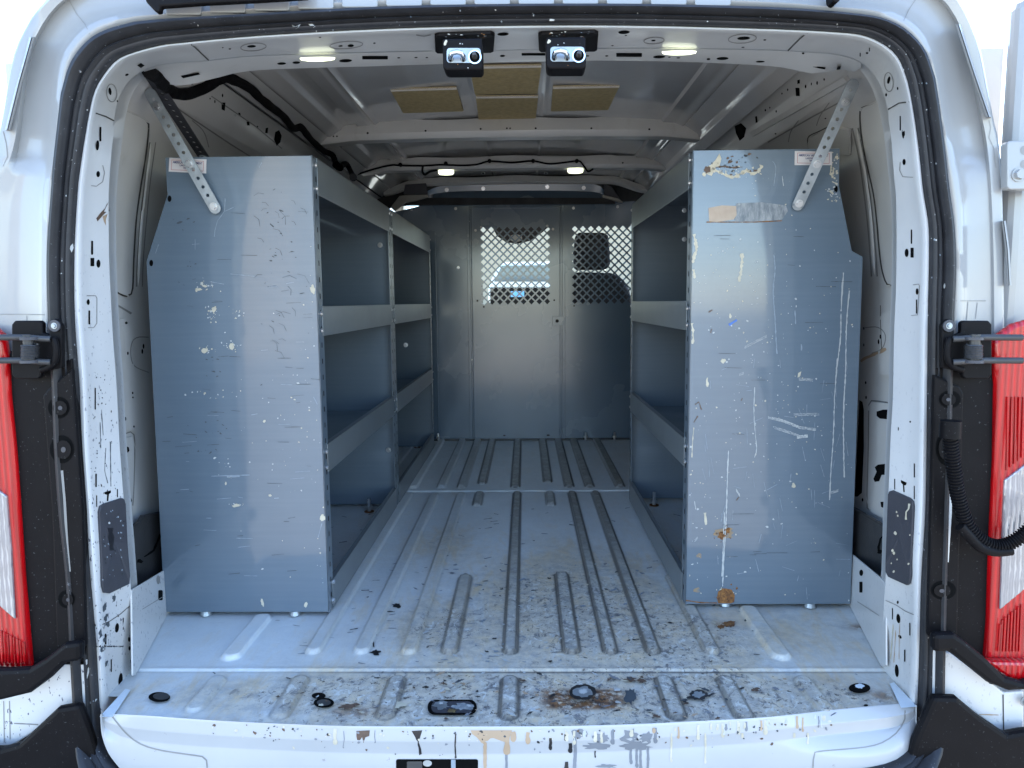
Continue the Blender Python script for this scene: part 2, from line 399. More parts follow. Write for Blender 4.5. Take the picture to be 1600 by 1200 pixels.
# ---- rubber seal with its grooves
prof = [(0, .0), (.0, -.018), (.10, -.026), (.25, -.028), (.38, -.022), (.45, -.010), (.50, -.008), (.55, -.014), (.63, -.017), (.71, -.010), (.76, -.009), (.81, -.014), (.90, -.013), (.97, -.006), (1.0, .004)]
seal = MB(); loops = []
for t_, dy in prof:
    loops.append([PY(p[0], p[1], ysill(p[1]) + .008) + Vector((0, dy - .004, 0)) for p in lerp2(so, si, t_)])
seal.loft(loops, 'seal_rubber', True)
sb = seal.bvh()
for poly in ([(456,38),(462,42),(470,37),(466,43),(462,45),(457,41)], [(482,37),(488,37),(493,41),(489,43),(483,39)], ell(112,387,3,7,8,9,.3), [(138,1042),(141,1044),(136,1060),(129,1070)], [(149,1092),(152,1092),(148,1097)], ell(1476,447,1.6,5,0,8,.3), ell(862,31,4,1.6,0,8,.3), ell(120,508,2.5,3,0,8,.3), ell(1463,1098,2,3,0,8,.3)):
    mark(seal, sb, poly, 'white_splat')
for _ in range(170):
    k = random.random(); i = random.randrange(len(so)-12); a, b = so[i], si[i]
    r = random.uniform(.5, 1.4)
    mark(seal, sb, ell(a[0]+(b[0]-a[0])*k, a[1]+(b[1]-a[1])*k, r, r*random.uniform(.6, 1.6), 0, 6, .3), random.choice(['white_splat', 'grey_paint', 'scratch_light']))
tag(seal.build('door_seal', van, smooth=True, angle=60), 'black rubber seal round the rear doorway')

# ---- inner door frame (posts and header) between the seal and the load bay
CJ = [60, 16, 40, 16, 60]
SJ = [[(157,1118),(151,1000),(143,900),(136,800),(129,700),(126,600),(119,500),(118,400),(123,300),(129,250),(138,190)], SI[1], SI[2], SI[3],
      [(1418,130),(1424,160),(1430,200),(1436,250),(1441,300),(1449,350),(1450,400),(1449,450),(1448,500),(1447,600),(1446,700),(1444,800),(1438,900),(1436,1000),(1432,1104)]]
JE = [[(213,1059),(207,960),(203,900),(195,800),(190,740),(186,680),(182,600),(176,520),(171,420),(170,380),(170,300),(174,240),(180,185)],
      [(180,185),(186,158),(197,135),(217,115),(250,102),(300,97)],
      [(300,97),(332,95),(400,88),(600,82),(800,79),(1000,76),(1200,79),(1290,84)],
      [(1290,84),(1312,87),(1340,96),(1360,112),(1375,137),(1384,165)],
      [(1384,165),(1392,212),(1397,275),(1400,310),(1401,380),(1400,450),(1397,525),(1395,625),(1392,675),(1388,780),(1386,825),(1384,900),(1380,962),(1376,1045)]]
sj, je = ring(SJ, CJ), ring(JE, CJ)
fr = MB(); loops = []
for t_, y in ((-.05, .012), (0, .004), (.06, .003), (.16, .012), (.22, .028), (.6, .088), (.93, .14), (1.0, .152)):
    loops.append([PY(p[0], p[1], y*(1 - .42*sm(1010, 860, p[1])*sm(150, 260, p[1]))) for p in lerp2(sj, je, t_)])
last = loops[-1]
ctr = Vector((0, 0, .7))
def outw(p, d):
    v = Vector((p.x, 0, p.z)) - Vector((max(-.5, min(.5, p.x)), 0, max(.2, min(.9, p.z)))); v.normalize(); return p + v*d
loops.append([outw(p, .008) + Vector((0, .006, 0)) for p in last])
loops.append([outw(p, .03) + Vector((0, .08, 0)) for p in last])
fr.loft(loops, 'pillar_paint')
fb = fr.bvh()
H = 'hole_black'
# slots and holes of the left post
for poly in (rrect(155,198,158,221,1.4), ell(152,227,2.6,8,3), ell(153,272,3,5,0,10), rrect(142,376,145.2,398,1.2), rrect(141,403,147,416,.8), ell(153.5,412,3.2,6.5), ell(137.5,472,2.4,4.6), rrect(137.8,485,140.6,507,1),
             rrect(147.5,606,149.5,640,.8), rrect(148.6,740,151,761,.8), [(163,769),(173,766),(173,770),(170,772),(169,783),(166.5,783),(167,773),(163,772)], rrect(182.4,764,184,777,.6), rrect(150,774,151.6,792,.6),
             ell(182.5,981,3,7.5,6), rrect(191.5,965,193,984,.6), ell(201.5,999,1.9,4), ell(202,1013,1.6,3.6), rrect(163.5,990,166,1007,1), rrect(172.6,1030,174.4,1050,.8), ell(188,1062,3.2,10.5,6), ell(171.5,142.5,2.3,6,-8), ell(198,116.5,3,1.8,-20, 8), [(214,102),(220,98),(226,102),(220,106)], ell(183,158,1,1.5)):
    mark(fr, fb, poly, H)
# right post
for poly in (ell(1389,125,2.2,6,12), ell(1385,148,1.4,2.6), ell(1403,138,1.2,2.4), rrect(1406,181,1408,204,.8), ell(1412,209,2.4,8,-3), ell(1413,253,2.6,5,0,10), rrect(1423.4,358.5,1425.6,381,1), ell(1417,395,3,6.5), rrect(1423,387,1428,402.5,.6), ell(1433.3,455.5,2.2,5), rrect(1431.5,468,1433.5,490,.9),
             rrect(1428,724,1429.8,746,.8), [(1408,750),(1417,754),(1416,758),(1413,758),(1414,769),(1412,769),(1411,757),(1408,754)], rrect(1397.5,748,1399,765,.6), rrect(1428,759,1429.6,780,.6), ell(1403,941,1.6,2.6), ell(1404,966.5,3,7.5,-6), rrect(1421,973,1422.8,993,.8), rrect(1413,1015,1415,1034,.8), ell(1401.5,1048,3,10,-4), ell(1422.5,659,1.3,1.6), ell(1404,670,.7,3),
             rrect(1394,950,1395.4,968,.6), ell(1406.5,995,2,3.5,-40), rrect(1343.4,82,1345,88,.6), rrect(1358,74,1359.4,80,.6), ell(1355,82.5,2,1.4)):
    mark(fr, fb, poly, H)
# header holes
for (x, y, rx, ry) in ((548,71,5,2.2),(532,71.5,3.5,1.2),(585,67,2,1),(393,72,7,2),(359,76,2,1),(348,74,1.2,.8),(786,53,9,2.6),(975,50,9,2.8),(978,55,2,.8),(1021,63,3.4,1.2),(1162,59.5,10,2.6),(1195,62,2.4,1),(957,71,2,.7),(1161,73.5,2.5,.8),(500,58,2,.8)):
    mark(fr, fb, ell(x, y, rx, ry, -3), H)
line(fr, fb, [(650,54),(662,56.5),(673,54)], 1.6, 'groove_grey', 0)
# pressed seams
for pts in ([(294,66),(304,73),(326,94)], [(140,176),(150,177),(165,182),(178,189)], [(1261,51),(1250,60),(1231,79)], [(1421,159),(1405,161),(1388,171)]):
    line(fr, fb, pts, 2., 'seam_dark', .1)
for cx, cy, rx, ry in ((174,145,8,14),(396,73,20,6),(541,70,26,5.6),(1160,60,22,7),(1389,128,7,15),(1022,63,16,5)):
    q = ell(cx, cy, rx, ry, -4, 22); line(fr, fb, q + [q[0]], 1.4, 'groove_grey', .1, step=3)
for q in ([(135,462),(149,462),(151,466),(151,505),(146,512),(137,512)], [(1427,445),(1436,444),(1437,447),(1434,492),(1424,493)], [(142,290),(150,291),(160,284),(163,270),(160,258)], [(1407,253),(1406,266),(1411,276),(1427,277)]):
    line(fr, fb, q, 1.2, 'groove_grey', .1, step=3)
line(fr, fb, [(157,977),(172,970),(187,960),(202,947)], 1.2, 'seam_dark', .1)
line(fr, fb, [(1384,938),(1400,945),(1415,955),(1434,963)], 1.2, 'groove_grey', .1)
line(fr, fb, [(1396,975),(1392,1030)], 1.5, 'cream_paint', .5); line(fr, fb, [(1400,985),(1397,1035)], 1, 'tan_paint', .6); line(fr, fb, [(1406,975),(1405,1030)], .8, 'tan_paint', .6)
# grime splashes on the left post
mark(fr, fb, [(169,316),(171,330),(166,331),(160,337),(152,346),(150,341),(158,331),(164,325),(166,320)], 'brown_paint'); mark(fr, fb, [(160,338),(168,334),(170,345),(165,352),(162,346)], 'tan_paint', .0004)
for _ in range(150):
    y = 560 + 560*random.random()**.8; y = min(y, 1010); x = random.uniform(136+(y-560)*.03, 172+(y-560)*.045); r = random.uniform(.4, 1.25)
    mark(fr, fb, ell(x, y, r*.8, r*random.uniform(.8, 2.), random.uniform(-20, 20), 7, .3), 'black_paint' if random.random() < .8 else 'scratch_dark')
for pts in ([(158,640),(161,680)],[(165,700),(163,735),(168,755)],[(172,690),(173,760)],[(156,660),(157,700)]): line(fr, fb, pts, 1.1, 'scratch_dark', .5)
for (x, y, rx, ry) in ((164,948,2.5,9),(166,965,3,6),(156,992,3.5,8),(168,975,4,5),(160,1015,2.5,5),(166,1037,2,6),(178,934,3,5),(163,1000,2,5)): mark(fr, fb, ell(x, y, rx, ry, 10, 12, .4), 'scratch_dark')
tag(fr.build('door_frame', van, smooth=True, angle=50), 'white painted door frame with slots and holes')
for poly, lab, spl in (([(152,800),(154,791),(160,787),(188,778),(191,780),(193,787),(196,850),(200,900),(199,912),(168,927),(160,926),(157,915)], 'dark plastic cover on the left door post, speckled with paint', 0),
                  ([(1391,772),(1393,767),(1397,766),(1424,778),(1429,783),(1430,792),(1426,900),(1424,911),(1420,914),(1391,901),(1387,893),(1387,880)], 'dark plastic cover on the right door post, with cream drips', 1)):
    b = MB(); mark(b, fb, poly, 'charcoal_plate', .0005, .005); bb = b.bvh()
    if spl:
        line(b, bb, [(1421,787),(1420,795),(1416,800),(1416,812)], 3, 'cream_paint', .3)
        for (x, y, r) in ((1399,833,2.4),(1395,860,1.8),(1397,864,2),(1402,874,1.3),(1420,881,1.5),(1401,800,1.2),(1403,806,1.2),(1397,893,1.6),(1422,836,1),(1393,880,1.2)): mark(b, bb, ell(x, y, r, r*1.3, 0, 8, .3), 'cream_paint')
    else:
        for _ in range(40):
            r = random.uniform(.5, 1.3); mark(b, bb, ell(random.uniform(158,194), random.uniform(795,912), r, r*1.4, 0, 6, .3), random.choice(['scratch_light', 'black_paint']))
        mark(b, bb, ell(172,837,2.4,2.8), 'white_splat'); mark(b, bb, ell(170.5,817,1.6,1.8), 'white_splat'); line(b, bb, [(173,825),(174,860)], 7, 'black_paint', .5)
    tag(b.build('post_cover', van, bevel=.0012), lab)

# ---- second strip of the header, with the lamps
hd = MB()
a = crom([(225,112),(250,104),(300,97),(332,95),(400,88),(600,82),(800,79),(1000,76),(1200,79),(1290,84),(1312,88),(1345,100)], 50)
b_ = crom([(232,124),(280,134),(330,124),(400,110),(600,103),(800,97),(1000,95),(1200,103),(1270,115),(1312,108),(1335,112)], 50)
L0 = [PY(p[0], p[1]-3, .155) for p in a]; L1 = [PY(p[0], p[1]+6*min(1, .2+.8*sm(225,400,p[0])), .185) for p in a]
L2 = [PY(p[0], p[1], .26) for p in b_]; L3 = [p + Vector((0, .01, .05)) for p in L2]
hd.loft([L0, L1, L2, L3], 'interior_paint'); hb = hd.bvh()
for (x, y, rx, ry) in ((540,94.5,10,2.6),(510,95,5,1.4),(463,97.5,6,2),(440,99,7,2),(623,90,2.4,.9),(650,89.5,2.6,.9),(667,89.5,2,.8),(785,87,4,1.6),(1030,88.5,9.5,2.4),(1046,89,2,.8),(1060,90,3,1),(1129,91,9.5,2.4),(1107,92,3,1.6),(1188,96,7,1.4),(1216,97,4,1.6),(918,87,2.5,1),(948,87,2.5,1),(1255,83,2,1.5)):
    mark(hd, hb, ell(x, y, rx, ry, -2), H)
mark(hd, hb, rrect(566,87,606,92.5,1), H); mark(hd, hb, rrect(963,82.5,1003,88.5,1), H); mark(hd, hb, rrect(815,82.5,852,86.5,1), H)
mark(hd, hb, [(757,105),(764,104),(768,109),(760,110)], H); mark(hd, hb, [(1309,103),(1314,103),(1313,108),(1307,109)], H)
mark(hd, hb, [(282,118),(310,113),(313,116),(286,122)], H); mark(hd, hb, [(1258,101),(1290,105),(1289,108),(1260,104)], H)
hd.build('header_rail', van, smooth=True, angle=40)
for (px, py, w, h) in ((495,85.5,27,3.2),(1062,75.5,26,3.2)):
    c = PY(px, py-1.2, .15); l = MB()
    l.loft([[c + Vector((math.cos(a_)*w/1155*1.5*k, math.sin(a_)*.005*k + .004, -.006 - dz)) for a_ in [2*math.pi*i/20 for i in range(20)]] for k, dz in ((1, 0), (.94, .004), (.6, .006), (.02, .006))], 'lamp_glow', True)
    tag(l.build('load_lamp', van, smooth=True), 'lit strip lamp in the rear header')

# ---- the rear face of the body outside the seal
E1 = [[(60,1080),(68,800),(70,520),(70,400),(72,300),(80,255),(88,170)], [(88,170),(95,100),(115,65),(140,42),(170,30),(215,22)], [(215,22),(400,10),(600,-3),(800,-6),(1000,-6),(1200,0),(1300,8)], [(1300,8),(1370,14),(1415,32),(1440,55),(1458,90),(1468,130)], [(1468,130),(1475,180),(1490,250),(1500,300),(1503,400),(1502,520),(1500,800),(1500,1080)]]
E2 = [[(30,1080),(32,800),(34,520),(34,400),(36,300),(44,255),(50,170)], [(50,170),(60,95),(78,50),(103,15),(150,-8),(200,-20)], [(200,-20),(400,-30),(600,-40),(800,-42),(1000,-42),(1200,-36),(1300,-28)], [(1300,-28),(1400,-20),(1450,2),(1478,30),(1500,80),(1508,130)], [(1508,130),(1520,180),(1530,250),(1535,300),(1540,400),(1541,520),(1541,800),(1541,1080)]]
E3 = [[(-60,1080),(-60,800),(-60,520),(-60,400),(-50,300),(-8,225),(6,170)], [(6,170),(20,90),(42,40),(65,8),(120,-40),(190,-62)], [(190,-62),(400,-74),(600,-84),(800,-86),(1000,-86),(1200,-80),(1300,-70)], [(1300,-70),(1400,-60),(1470,-32),(1505,10),(1530,70),(1542,130)], [(1542,130),(1552,185),(1561,225),(1566,300),(1568,400),(1569,520),(1569,800),(1569,1080)]]
SO5 = [[(125,1080)] + SO[0][6:]] + SO[1:4] + [SO[4][:14] + [(1465,1080)]]
e0, e1, e2, e3 = [ring(q, CJ) for q in (SO5, E1, E2, E3)]
bd = MB()
def PB(p, y):
    return PY(p[0], p[1], y - (max(0, y-.004)*.62)*sm(246, 262, p[1]))
Lp = [[PB(p, .03) for p in lerp2(e0, e1, -.3)], [PB(p, .010) for p in lerp2(e0, e1, 0)], [PB(p, -.004) for p in lerp2(e0, e1, .55)], [PB(p, -.006) for p in lerp2(e0, e1, .85)], [PB(p, .004) for p in lerp2(e1, e2, .1)], [PB(p, .020) for p in lerp2(e1, e2, .3)], [PB(p, .026) for p in lerp2(e1, e2, .9)],
      [PB(p, .024) for p in lerp2(e2, e3, .3)], [PB(p, .008) for p in lerp2(e2, e3, .45)], [PB(p, .004) for p in lerp2(e2, e3, .9)], [PB(p, .012) for p in e3]]
lst = Lp[-1]
Lp.append([outw(p, .015) + Vector((0, .03, 0)) for p in lst]); up_ = lambda p: Vector((0, 0, .16*sm(1.05, 1.25, p.z)))
Lp.append([outw(p, .03) + Vector((0, .12, 0)) + up_(p)*.6 for p in lst]); Lp.append([outw(p, .04) + Vector((0, .4, 0)) + up_(p) for p in lst]); Lp.append([outw(p, .04) + Vector((0, 2.75, 0)) + up_(p) for p in lst])
bd.loft(Lp, 'white_body_paint'); db = bd.bvh()
for pts in ([(108,0),(120,22),(133,38),(140,52),(148,64),(152,66)], [(1430,0),(1420,15),(1412,32),(1411,42),(1402,47),(1396,43)], [(0,491),(40,491),(88,492)], [(42,493),(42,520)], [(1481,470),(1540,470)], [(1512,472),(1510,500)], [(1527,473),(1524,498)], [(5,205),(10,225),(12,245),(5,260)], [(1545,188),(1548,200),(1545,215),(1553,232),(1556,262)], [(1562,300),(1572,322)]):
    line(bd, db, pts, 1.3, 'groove_grey', .2)
tag(bd.build('body_shell', van, smooth=True, angle=55), 'white painted rear corner panels and outer shell')
# seam strips on the corner panels
for pts, w in (([(50,58),(30,130),(12,203)], 9), ([(1497,38),(1520,110),(1545,183)], 9), ([(1568,345),(1574,390),(1577,446)], 7)):
    s_ = MB(); top = []; 
    for k in range(13):
        f = k/12*(len(pts)-1); i = min(int(f), len(pts)-2); q = f-i; x, y = pts[i][0]+(pts[i+1][0]-pts[i][0])*q, pts[i][1]+(pts[i+1][1]-pts[i][1])*q
        top.append([PY(x+dx*w, y, yy) for dx, yy in ((-.5, .012), (-.45, -.006), (-.1, -.010), (0, -.004), (.1, -.010), (.45, -.006), (.5, .012))])
    s_.loft(top, 'white_body_paint'); s_.build('seam_strip', van, smooth=True, angle=50)
pr = MB()
for k in range(13):
    x = 258 + 69*k; yb = 7 + (abs(x-860)/600)**2*16
    if x > 1280: continue
    pr.prism([PY(p[0], p[1], -.0085) for p in rrect(x, yb-22, x+56, yb, 4)], (0, .02, 0), 'white_body_paint')
pr.build('pressed_panel_pads', van, bevel=.002, seg=3, smooth=True)
tr = MB(); tr.prism([PY(p[0], p[1], -.04) for p in [(224,-30),(227,2),(243,19),(249,18),(250,10),(320,5),(400,1),(480,-4),(480,-30)]], (0, .015, 0), 'black_plastic')
tag(tr.build('roof_edge_trim', van, bevel=.003), 'black trim above the doorway')
tr = MB(); tr.prism([PY(p[0], p[1], -.03) for p in [(1300,-20),(1302,2),(1308,4),(1314,-1),(1314,-20)]], (0, .03, 0), 'black_plastic'); tr.build('trim_clip', van, bevel=.002)

# ---- lower side: dark trim, lamps, hinges, bumper corners
def slab(name, poly, Y, th, mat, bevel=.003, lab=None, extra=None):
    th = min(th, .022)
    m_ = MB(); m_.prism([PY(p[0], p[1], Y) for p in poly], (0, th, 0), mat)
    if extra: extra(m_, m_.bvh())
    o = m_.build(name, van, bevel=bevel); tag(o, lab) if lab else None; return o
def trimL(m_, b):
    for cx, cy, rx, ry in ((92,637,17,17),(97,702,19,22),(104,936,13,14)):
        mark(m_, b, ell(cx, cy, rx, ry), 'hole_black'); mark(m_, b, ell(cx+3, cy, rx*.66, ry*.66), 'black_plastic', .003); mark(m_, b, ell(cx+4, cy, rx*.2, ry*.2), 'charcoal_plate', .004)
    line(m_, b, [(97,735),(101,780),(105,850),(109,893)], 4, 'groove_grey', .03)
def trimR(m_, b):
    for cx, cy, rx, ry in ((1484,624,17,14),(1480,700,18,28),(1474,922,20,15)):
        mark(m_, b, ell(cx, cy, rx, ry), 'hole_black'); mark(m_, b, ell(cx-3, cy, rx*.66, ry*.66), 'black_plastic', .003); mark(m_, b, ell(cx-4, cy, rx*.2, ry*.2), 'charcoal_plate', .004)
    line(m_, b, [(1484,735),(1483,800),(1478,878)], 8, 'interior_paint', .03)
slab('corner_backing', [(-40,530),(70,575),(112,560),(130,800),(134,1040),(98,1040),(40,1070),(-40,1070)], -.010, .02, 'black_plastic', .002)
slab('corner_trim', [(66,618),(74,608),(112,575),(128,800),(133,1012),(88,1012),(80,800)], -.020, .012, 'black_plastic', .004, 'dark plastic corner trim beside the left tail lamp', trimL)
slab('corner_backing', [(1462,575),(1570,575),(1600,560),(1600,1070),(1545,1070),(1500,1012),(1455,1000)], -.010, .02, 'black_plastic', .002)
slab('corner_trim', [(1460,585),(1500,603),(1507,615),(1502,800),(1497,995),(1450,995)], -.020, .012, 'black_plastic', .004, 'dark plastic corner trim beside the right tail lamp', trimR)
def lamp(red, clear, lab, Y=-.022, ribs=()):
    m_ = MB(); poly = [PY(p[0], p[1], Y) for p in red]; m_.prism(poly, (0, .02, 0), 'lamp_red')
    o = m_.build('tail_lamp', van, bevel=.008, seg=3, smooth=True); tag(o, lab)
    c = MB(); c.prism([PY(p[0], p[1], Y-.004) for p in clear], (0, .01, 0), 'lamp_clear'); tag(c.build('clear_lens', o, bevel=.002), 'clear reversing lamp lens')
    for pts in ribs: g = MB(); g.tube([PY(p[0], p[1], Y-.001) for p in pts], .0022, 'lamp_red', 6); g.build('lens_rib', o, smooth=True)
lamp([(-40,505),(-10,511),(4,524),(9,560),(12,620),(20,700),(26,780),(34,900),(47,1046),(20,1047),(-40,1040)], [(-40,760),(-3,766),(10,776),(17,860),(23,968),(4,952),(-40,905)], 'red tail lamp at the left edge of the doorway', ribs=[[(k, 984+k*.5),(k+2, 1036)] for k in range(2, 38, 5)])
lamp([(1551,536),(1562,522),(1585,506),(1640,490),(1660,1040),(1541,1032),(1546,975),(1550,850),(1556,720),(1558,600)], [(1570,751),(1605,724),(1640,700),(1640,885),(1600,922),(1563,953),(1566,860)], 'bright red tail lamp at the right edge of the doorway',
     ribs=[[(1563,975),(1560,1018)]] + [[(1566+k*5, 968-k*4),(1563+k*5, 1018)] for k in range(7)] + [[(1575+k*6, 620),(1573+k*6, 735-k*5)] for k in range(5)])
def hinge(sgn, X):           # X maps a distance from the seal edge to a pixel column
    o = MB()
    plate = [(X(-5),575),(X(-5),508),(X(6),498),(X(14),508),(X(14),524),(X(25),520),(X(25),505),(X(29),501),(X(68),501),(X(73),507),(X(73),585),(X(67),592),(X(32),592),(X(28),588),(X(28),582),(X(10),578)]
    if sgn < 0: plate = plate[::-1]
    o.prism([PY(p[0], p[1], -.035) for p in plate], (0, .012, 0), 'black_plastic')
    arc = crom([(X(8),528),(X(4),540),(X(4),560),(X(12),572),(X(28),578)], 12)
    o.tube([PY(p[0], p[1], -.045) for p in arc], .006, 'black_plastic', 8)
    h_ = o.build('door_hinge', van, bevel=.002, smooth=True, angle=40)
    tag(h_, 'black door check hinge beside the %s edge of the seal' % ('left' if sgn < 0 else 'right'))
    b = MB()
    for y in (527, 563):
        b.tube([PY(X(12), y+3, -.05), PY(X(30), y+2, -.055), PY(X(48), y, -.06), PY(X(120), y+.5, -.065)], .0055, 'dark_steel', 10)
        b.cyl(PY(X(44), y+4, -.058), (0, 0, 1), .016, .005, 'charcoal_plate', 16)
    b.build('hinge_arm', h_, smooth=True, angle=40)
    s_ = MB(); pth = []
    for k in range(120):
        a_ = k/120*2*math.pi*9; c = PY(X(44), 538 + 22*k/120, -.058); pth.append(c + Vector((math.cos(a_)*.013, math.sin(a_)*.013, 0)))
    s_.tube(pth, .0016, 'dark_steel', 5); s_.cyl(PY(X(44), 563, -.058), (0, 0, 1), .009, .045, 'dark_steel', 12); s_.build('hinge_spring', h_, smooth=True)
    z_ = MB(); c = PY(X(5), 509, -.037); z_.cyl(c, (0, -1, 0), .0105, .003, 'charcoal_plate', 18); z_.bolt(c + Vector((0, -.002, 0)), (0, -1, 0), .0042, 'zinc_steel'); z_.build('hinge_bolt', h_)
hinge(-1, lambda d: 91 - d)
hinge(1, lambda d: 1477 + d)
# dark bumper and white brackets
slab('bumper', [(-60,1200),(-60,1172),(0,1172),(28,1164),(88,1108),(122,1102),(140,1150),(170,1260),(-60,1280)], -.05, .05, 'black_plastic', .008, 'black plastic bumper below the left corner')
slab('bumper', [(1640,1140),(1600,1144),(1574,1149),(1530,1119),(1497,1091),(1460,1090),(1430,1160),(1400,1280),(1640,1290)], -.05, .05, 'black_plastic', .008, 'black plastic bumper below the right corner')
def brkL(m_, b): line(m_, b, [(22,1130),(60,1132)], 2, 'groove_grey', .2); line(m_, b, [(6,1095),(7,1160)], 1.4, 'groove_grey', 0); line(m_, b, [(15,1095),(16,1155)], 1.4, 'groove_grey', 0)
slab('bumper_bracket', [(-40,1095),(20,1088),(50,1078),(98,1036),(135,1030),(135,1110),(90,1112),(58,1140),(18,1166),(-40,1166)], -.01, .03, 'pillar_paint', .003, 'white bracket over the left end of the bumper', brkL)
slab('bumper_bracket', [(1455,1015),(1484,1020),(1540,1060),(1568,1082),(1600,1080),(1600,1142),(1573,1150),(1525,1115),(1497,1095),(1455,1094)], -.01, .03, 'pillar_paint', .003, 'white bracket over the right end of the bumper',
     lambda m_, b: (line(m_, b, [(1567,1085),(1568,1145)], 2, 'seam_dark', 0), line(m_, b, [(1530,1116),(1560,1117)], 1.5, 'tan_paint', .4)))
slab('bumper_top', [(-60,1042),(0,1048),(44,1046),(70,1030),(99,1007),(125,1004),(125,1034),(100,1038),(76,1062),(45,1085),(0,1096),(-60,1098)], -.06, .05, 'black_plastic', .008, 'black edge strip under the left tail lamp')
slab('bumper_top', [(1460,992),(1492,991),(1510,1003),(1542,1030),(1572,1060),(1600,1068),(1640,1060),(1640,1085),(1600,1080),(1577,1081),(1545,1068),(1514,1043),(1484,1019),(1460,1021)], -.06, .05, 'black_plastic', .008, 'black edge strip under the right tail lamp')
slab('lower_lens', [(1541,1034),(1650,1036),(1650,1066),(1600,1066),(1578,1062),(1562,1050)], -.04, .03, 'lamp_red', .006, 'pink red reflector under the right tail lamp')
# door hinge leaf at the right edge, and the open doors beyond
def leaf(m_, b):
    for cx, cy, r in ((1600,235,6),(1600,257,6)): mark(m_, b, ell(cx, cy, r, r*1.2), 'groove_grey')
slab('hinge_leaf', rrect(1574,220,1640,296,6), -.018, .02, 'white_body_paint', .002, 'white hinge leaf with bolts at the right edge', leaf)
b = MB(); b.bolt(PY(1591,273,-.018), (0, -1, 0), .009, 'white_body_paint'); b.build('hinge_bolt', van); b = MB(); b.bolt(PY(1603,1096,-.02), (0, -1, 0), .008, 'white_body_paint'); b.build('hinge_bolt', van)
for X0, X1 in ((PY(1573, 400, .03).x, 1.55),):
    d = MB(); d.box((X0, .03, -.12), (X1, .08, 1.30), 'white_body_paint'); tag(d.build('rear_door', van, bevel=.02, seg=3), 'white rear door folded right back beside the doorway')
d = MB(); d.box((-1.65, .03, -.12), (-1.04, .08, 1.30), 'white_body_paint'); tag(d.build('rear_door', van, bevel=.02, seg=3), 'white rear door folded right back on the left')
# ribbed cable conduit
def hose(pts, Y, r, name, mat='black_plastic'):
    q = crom(pts, 260); m_ = MB(); P_ = [PY(p[0], p[1], Y + .02*math.sin(i/260*3.1)) for i, p in enumerate(q)]
    loops_ = []; m_.tube(P_, r, mat, 12, rf=lambda i: r*(1.02, 1.02, .8, .8)[i % 4])
    return m_.build(name, van, smooth=True, angle=30)
tag(hose([(1484,678),(1486,700),(1490,730),(1496,770),(1505,805),(1520,832),(1540,848),(1562,853),(1585,845),(1610,825),(1640,790)], -.075, .0125, 'cable_conduit'), 'ribbed black cable conduit looping to the right tail lamp')
m_ = MB(); m_.tube([PY(p[0], p[1], -.062) for p in crom([(1500,822),(1512,835),(1532,855),(1556,862),(1580,860)], 20)], .009, 'black_plastic', 10); m_.build('cable', van, smooth=True, angle=50); m_ = MB(); m_.cyl(PY(1484,684,-.075), (0, 0, 1), .017, .03, 'black_plastic', 16); m_.build('conduit_sleeve', van, smooth=True, angle=50)

# ---- sill below the floor edge
ex = [(163,1117),(230,1121),(310,1127),(400,1132),(530,1137),(660,1138),(800,1138),(900,1137),(1000,1134),(1100,1129),(1200,1123),(1300,1112),(1380,1104),(1428,1100)]
edge = [PZ(p[0], p[1], 0) for p in crom(ex, 120)]
bot = ring([[(157,1116),(157.5,1130),(160,1150),(170,1175),(190,1200)],[(190,1200),(230,1216),(320,1226)],[(320,1226),(560,1236),(800,1238),(1060,1226),(1280,1203)],[(1280,1203),(1350,1197),(1395,1186),(1420,1168)],[(1420,1168),(1431,1140),(1432,1120),(1432,1102)]], [16, 12, 70, 14, 14])
exd = crom(ex, 200); exx_ = [p[0] for p in exd]; exy_ = [p[1] for p in exd]
topc = []
for p in bot:
    x_ = max(163.5, min(1427.5, p[0])); y_ = float(np.interp(x_, exx_, exy_)); topc.append((x_, y_))
sl = MB(); loops = []
SP = [(-.03, -.10), (0, 0), (.02, .03), (.05, .12), (.19, .34), (.205, .375), (.22, .37), (.385, .28), (.41, .30), (.44, .40), (.80, .93), (.95, 1.0), (1.05, 1.02)]
for t_, q_ in SP:
    L = []
    for tp, bp in zip(topc, bot):
        yt = PZ(tp[0], tp[1], 0).y; yb_ = ysill(bp[1]) + .004; px_ = tp[0] + (bp[0]-tp[0])*t_; py_ = tp[1] + (bp[1]-tp[1])*t_
        L.append(PY(px_, py_, yt + (min(yb_, yt-.012)-yt)*q_))
    loops.append(L)
sl.loft(loops, 'sill_paint'); lb = sl.bvh()
mark(sl, lb, rrect(619,1186,747,1240,3), H, .001)
mark(sl, lb, rrect(636,1189,660,1240,2), 'dark_steel', .002); mark(sl, lb, rrect(705,1186,712,1230,1), 'scratch_light', .0025); mark(sl, lb, ell(668,1192,7,5), 'zinc_steel', .002)
def drip(x, y0, y1, w, mat, top=1.8):
    line(sl, lb, [(x, y0), (x+random.uniform(-1, 1), (y0+y1)/2), (x+random.uniform(-1, 1), y1)], w, mat, .15, step=3)
    mark(sl, lb, ell(x, y1, w*.7, w*1.0, 0, 10, .1), mat, .0007)
mark(sl, lb, [(557,1142),(578,1141),(577,1150),(571,1152),(568,1161),(566,1152),(561,1152),(559,1162),(557,1150)], 'brown_paint')
mark(sl, lb, [(643,1142),(660,1141),(656,1150),(653,1155),(658,1170),(659,1178),(655,1180),(654,1168),(649,1152)], 'black_paint')
drip(712, 1147, 1183, 2.2, 'black_paint'); drip(860, 1153, 1168, 4, 'black_paint'); drip(883, 1147, 1155, 2.4, 'black_paint'); drip(885, 1190, 1200, 5, 'black_paint'); drip(891, 1161, 1172, 5, 'black_paint'); drip(930, 1173, 1182, 2, 'black_paint')
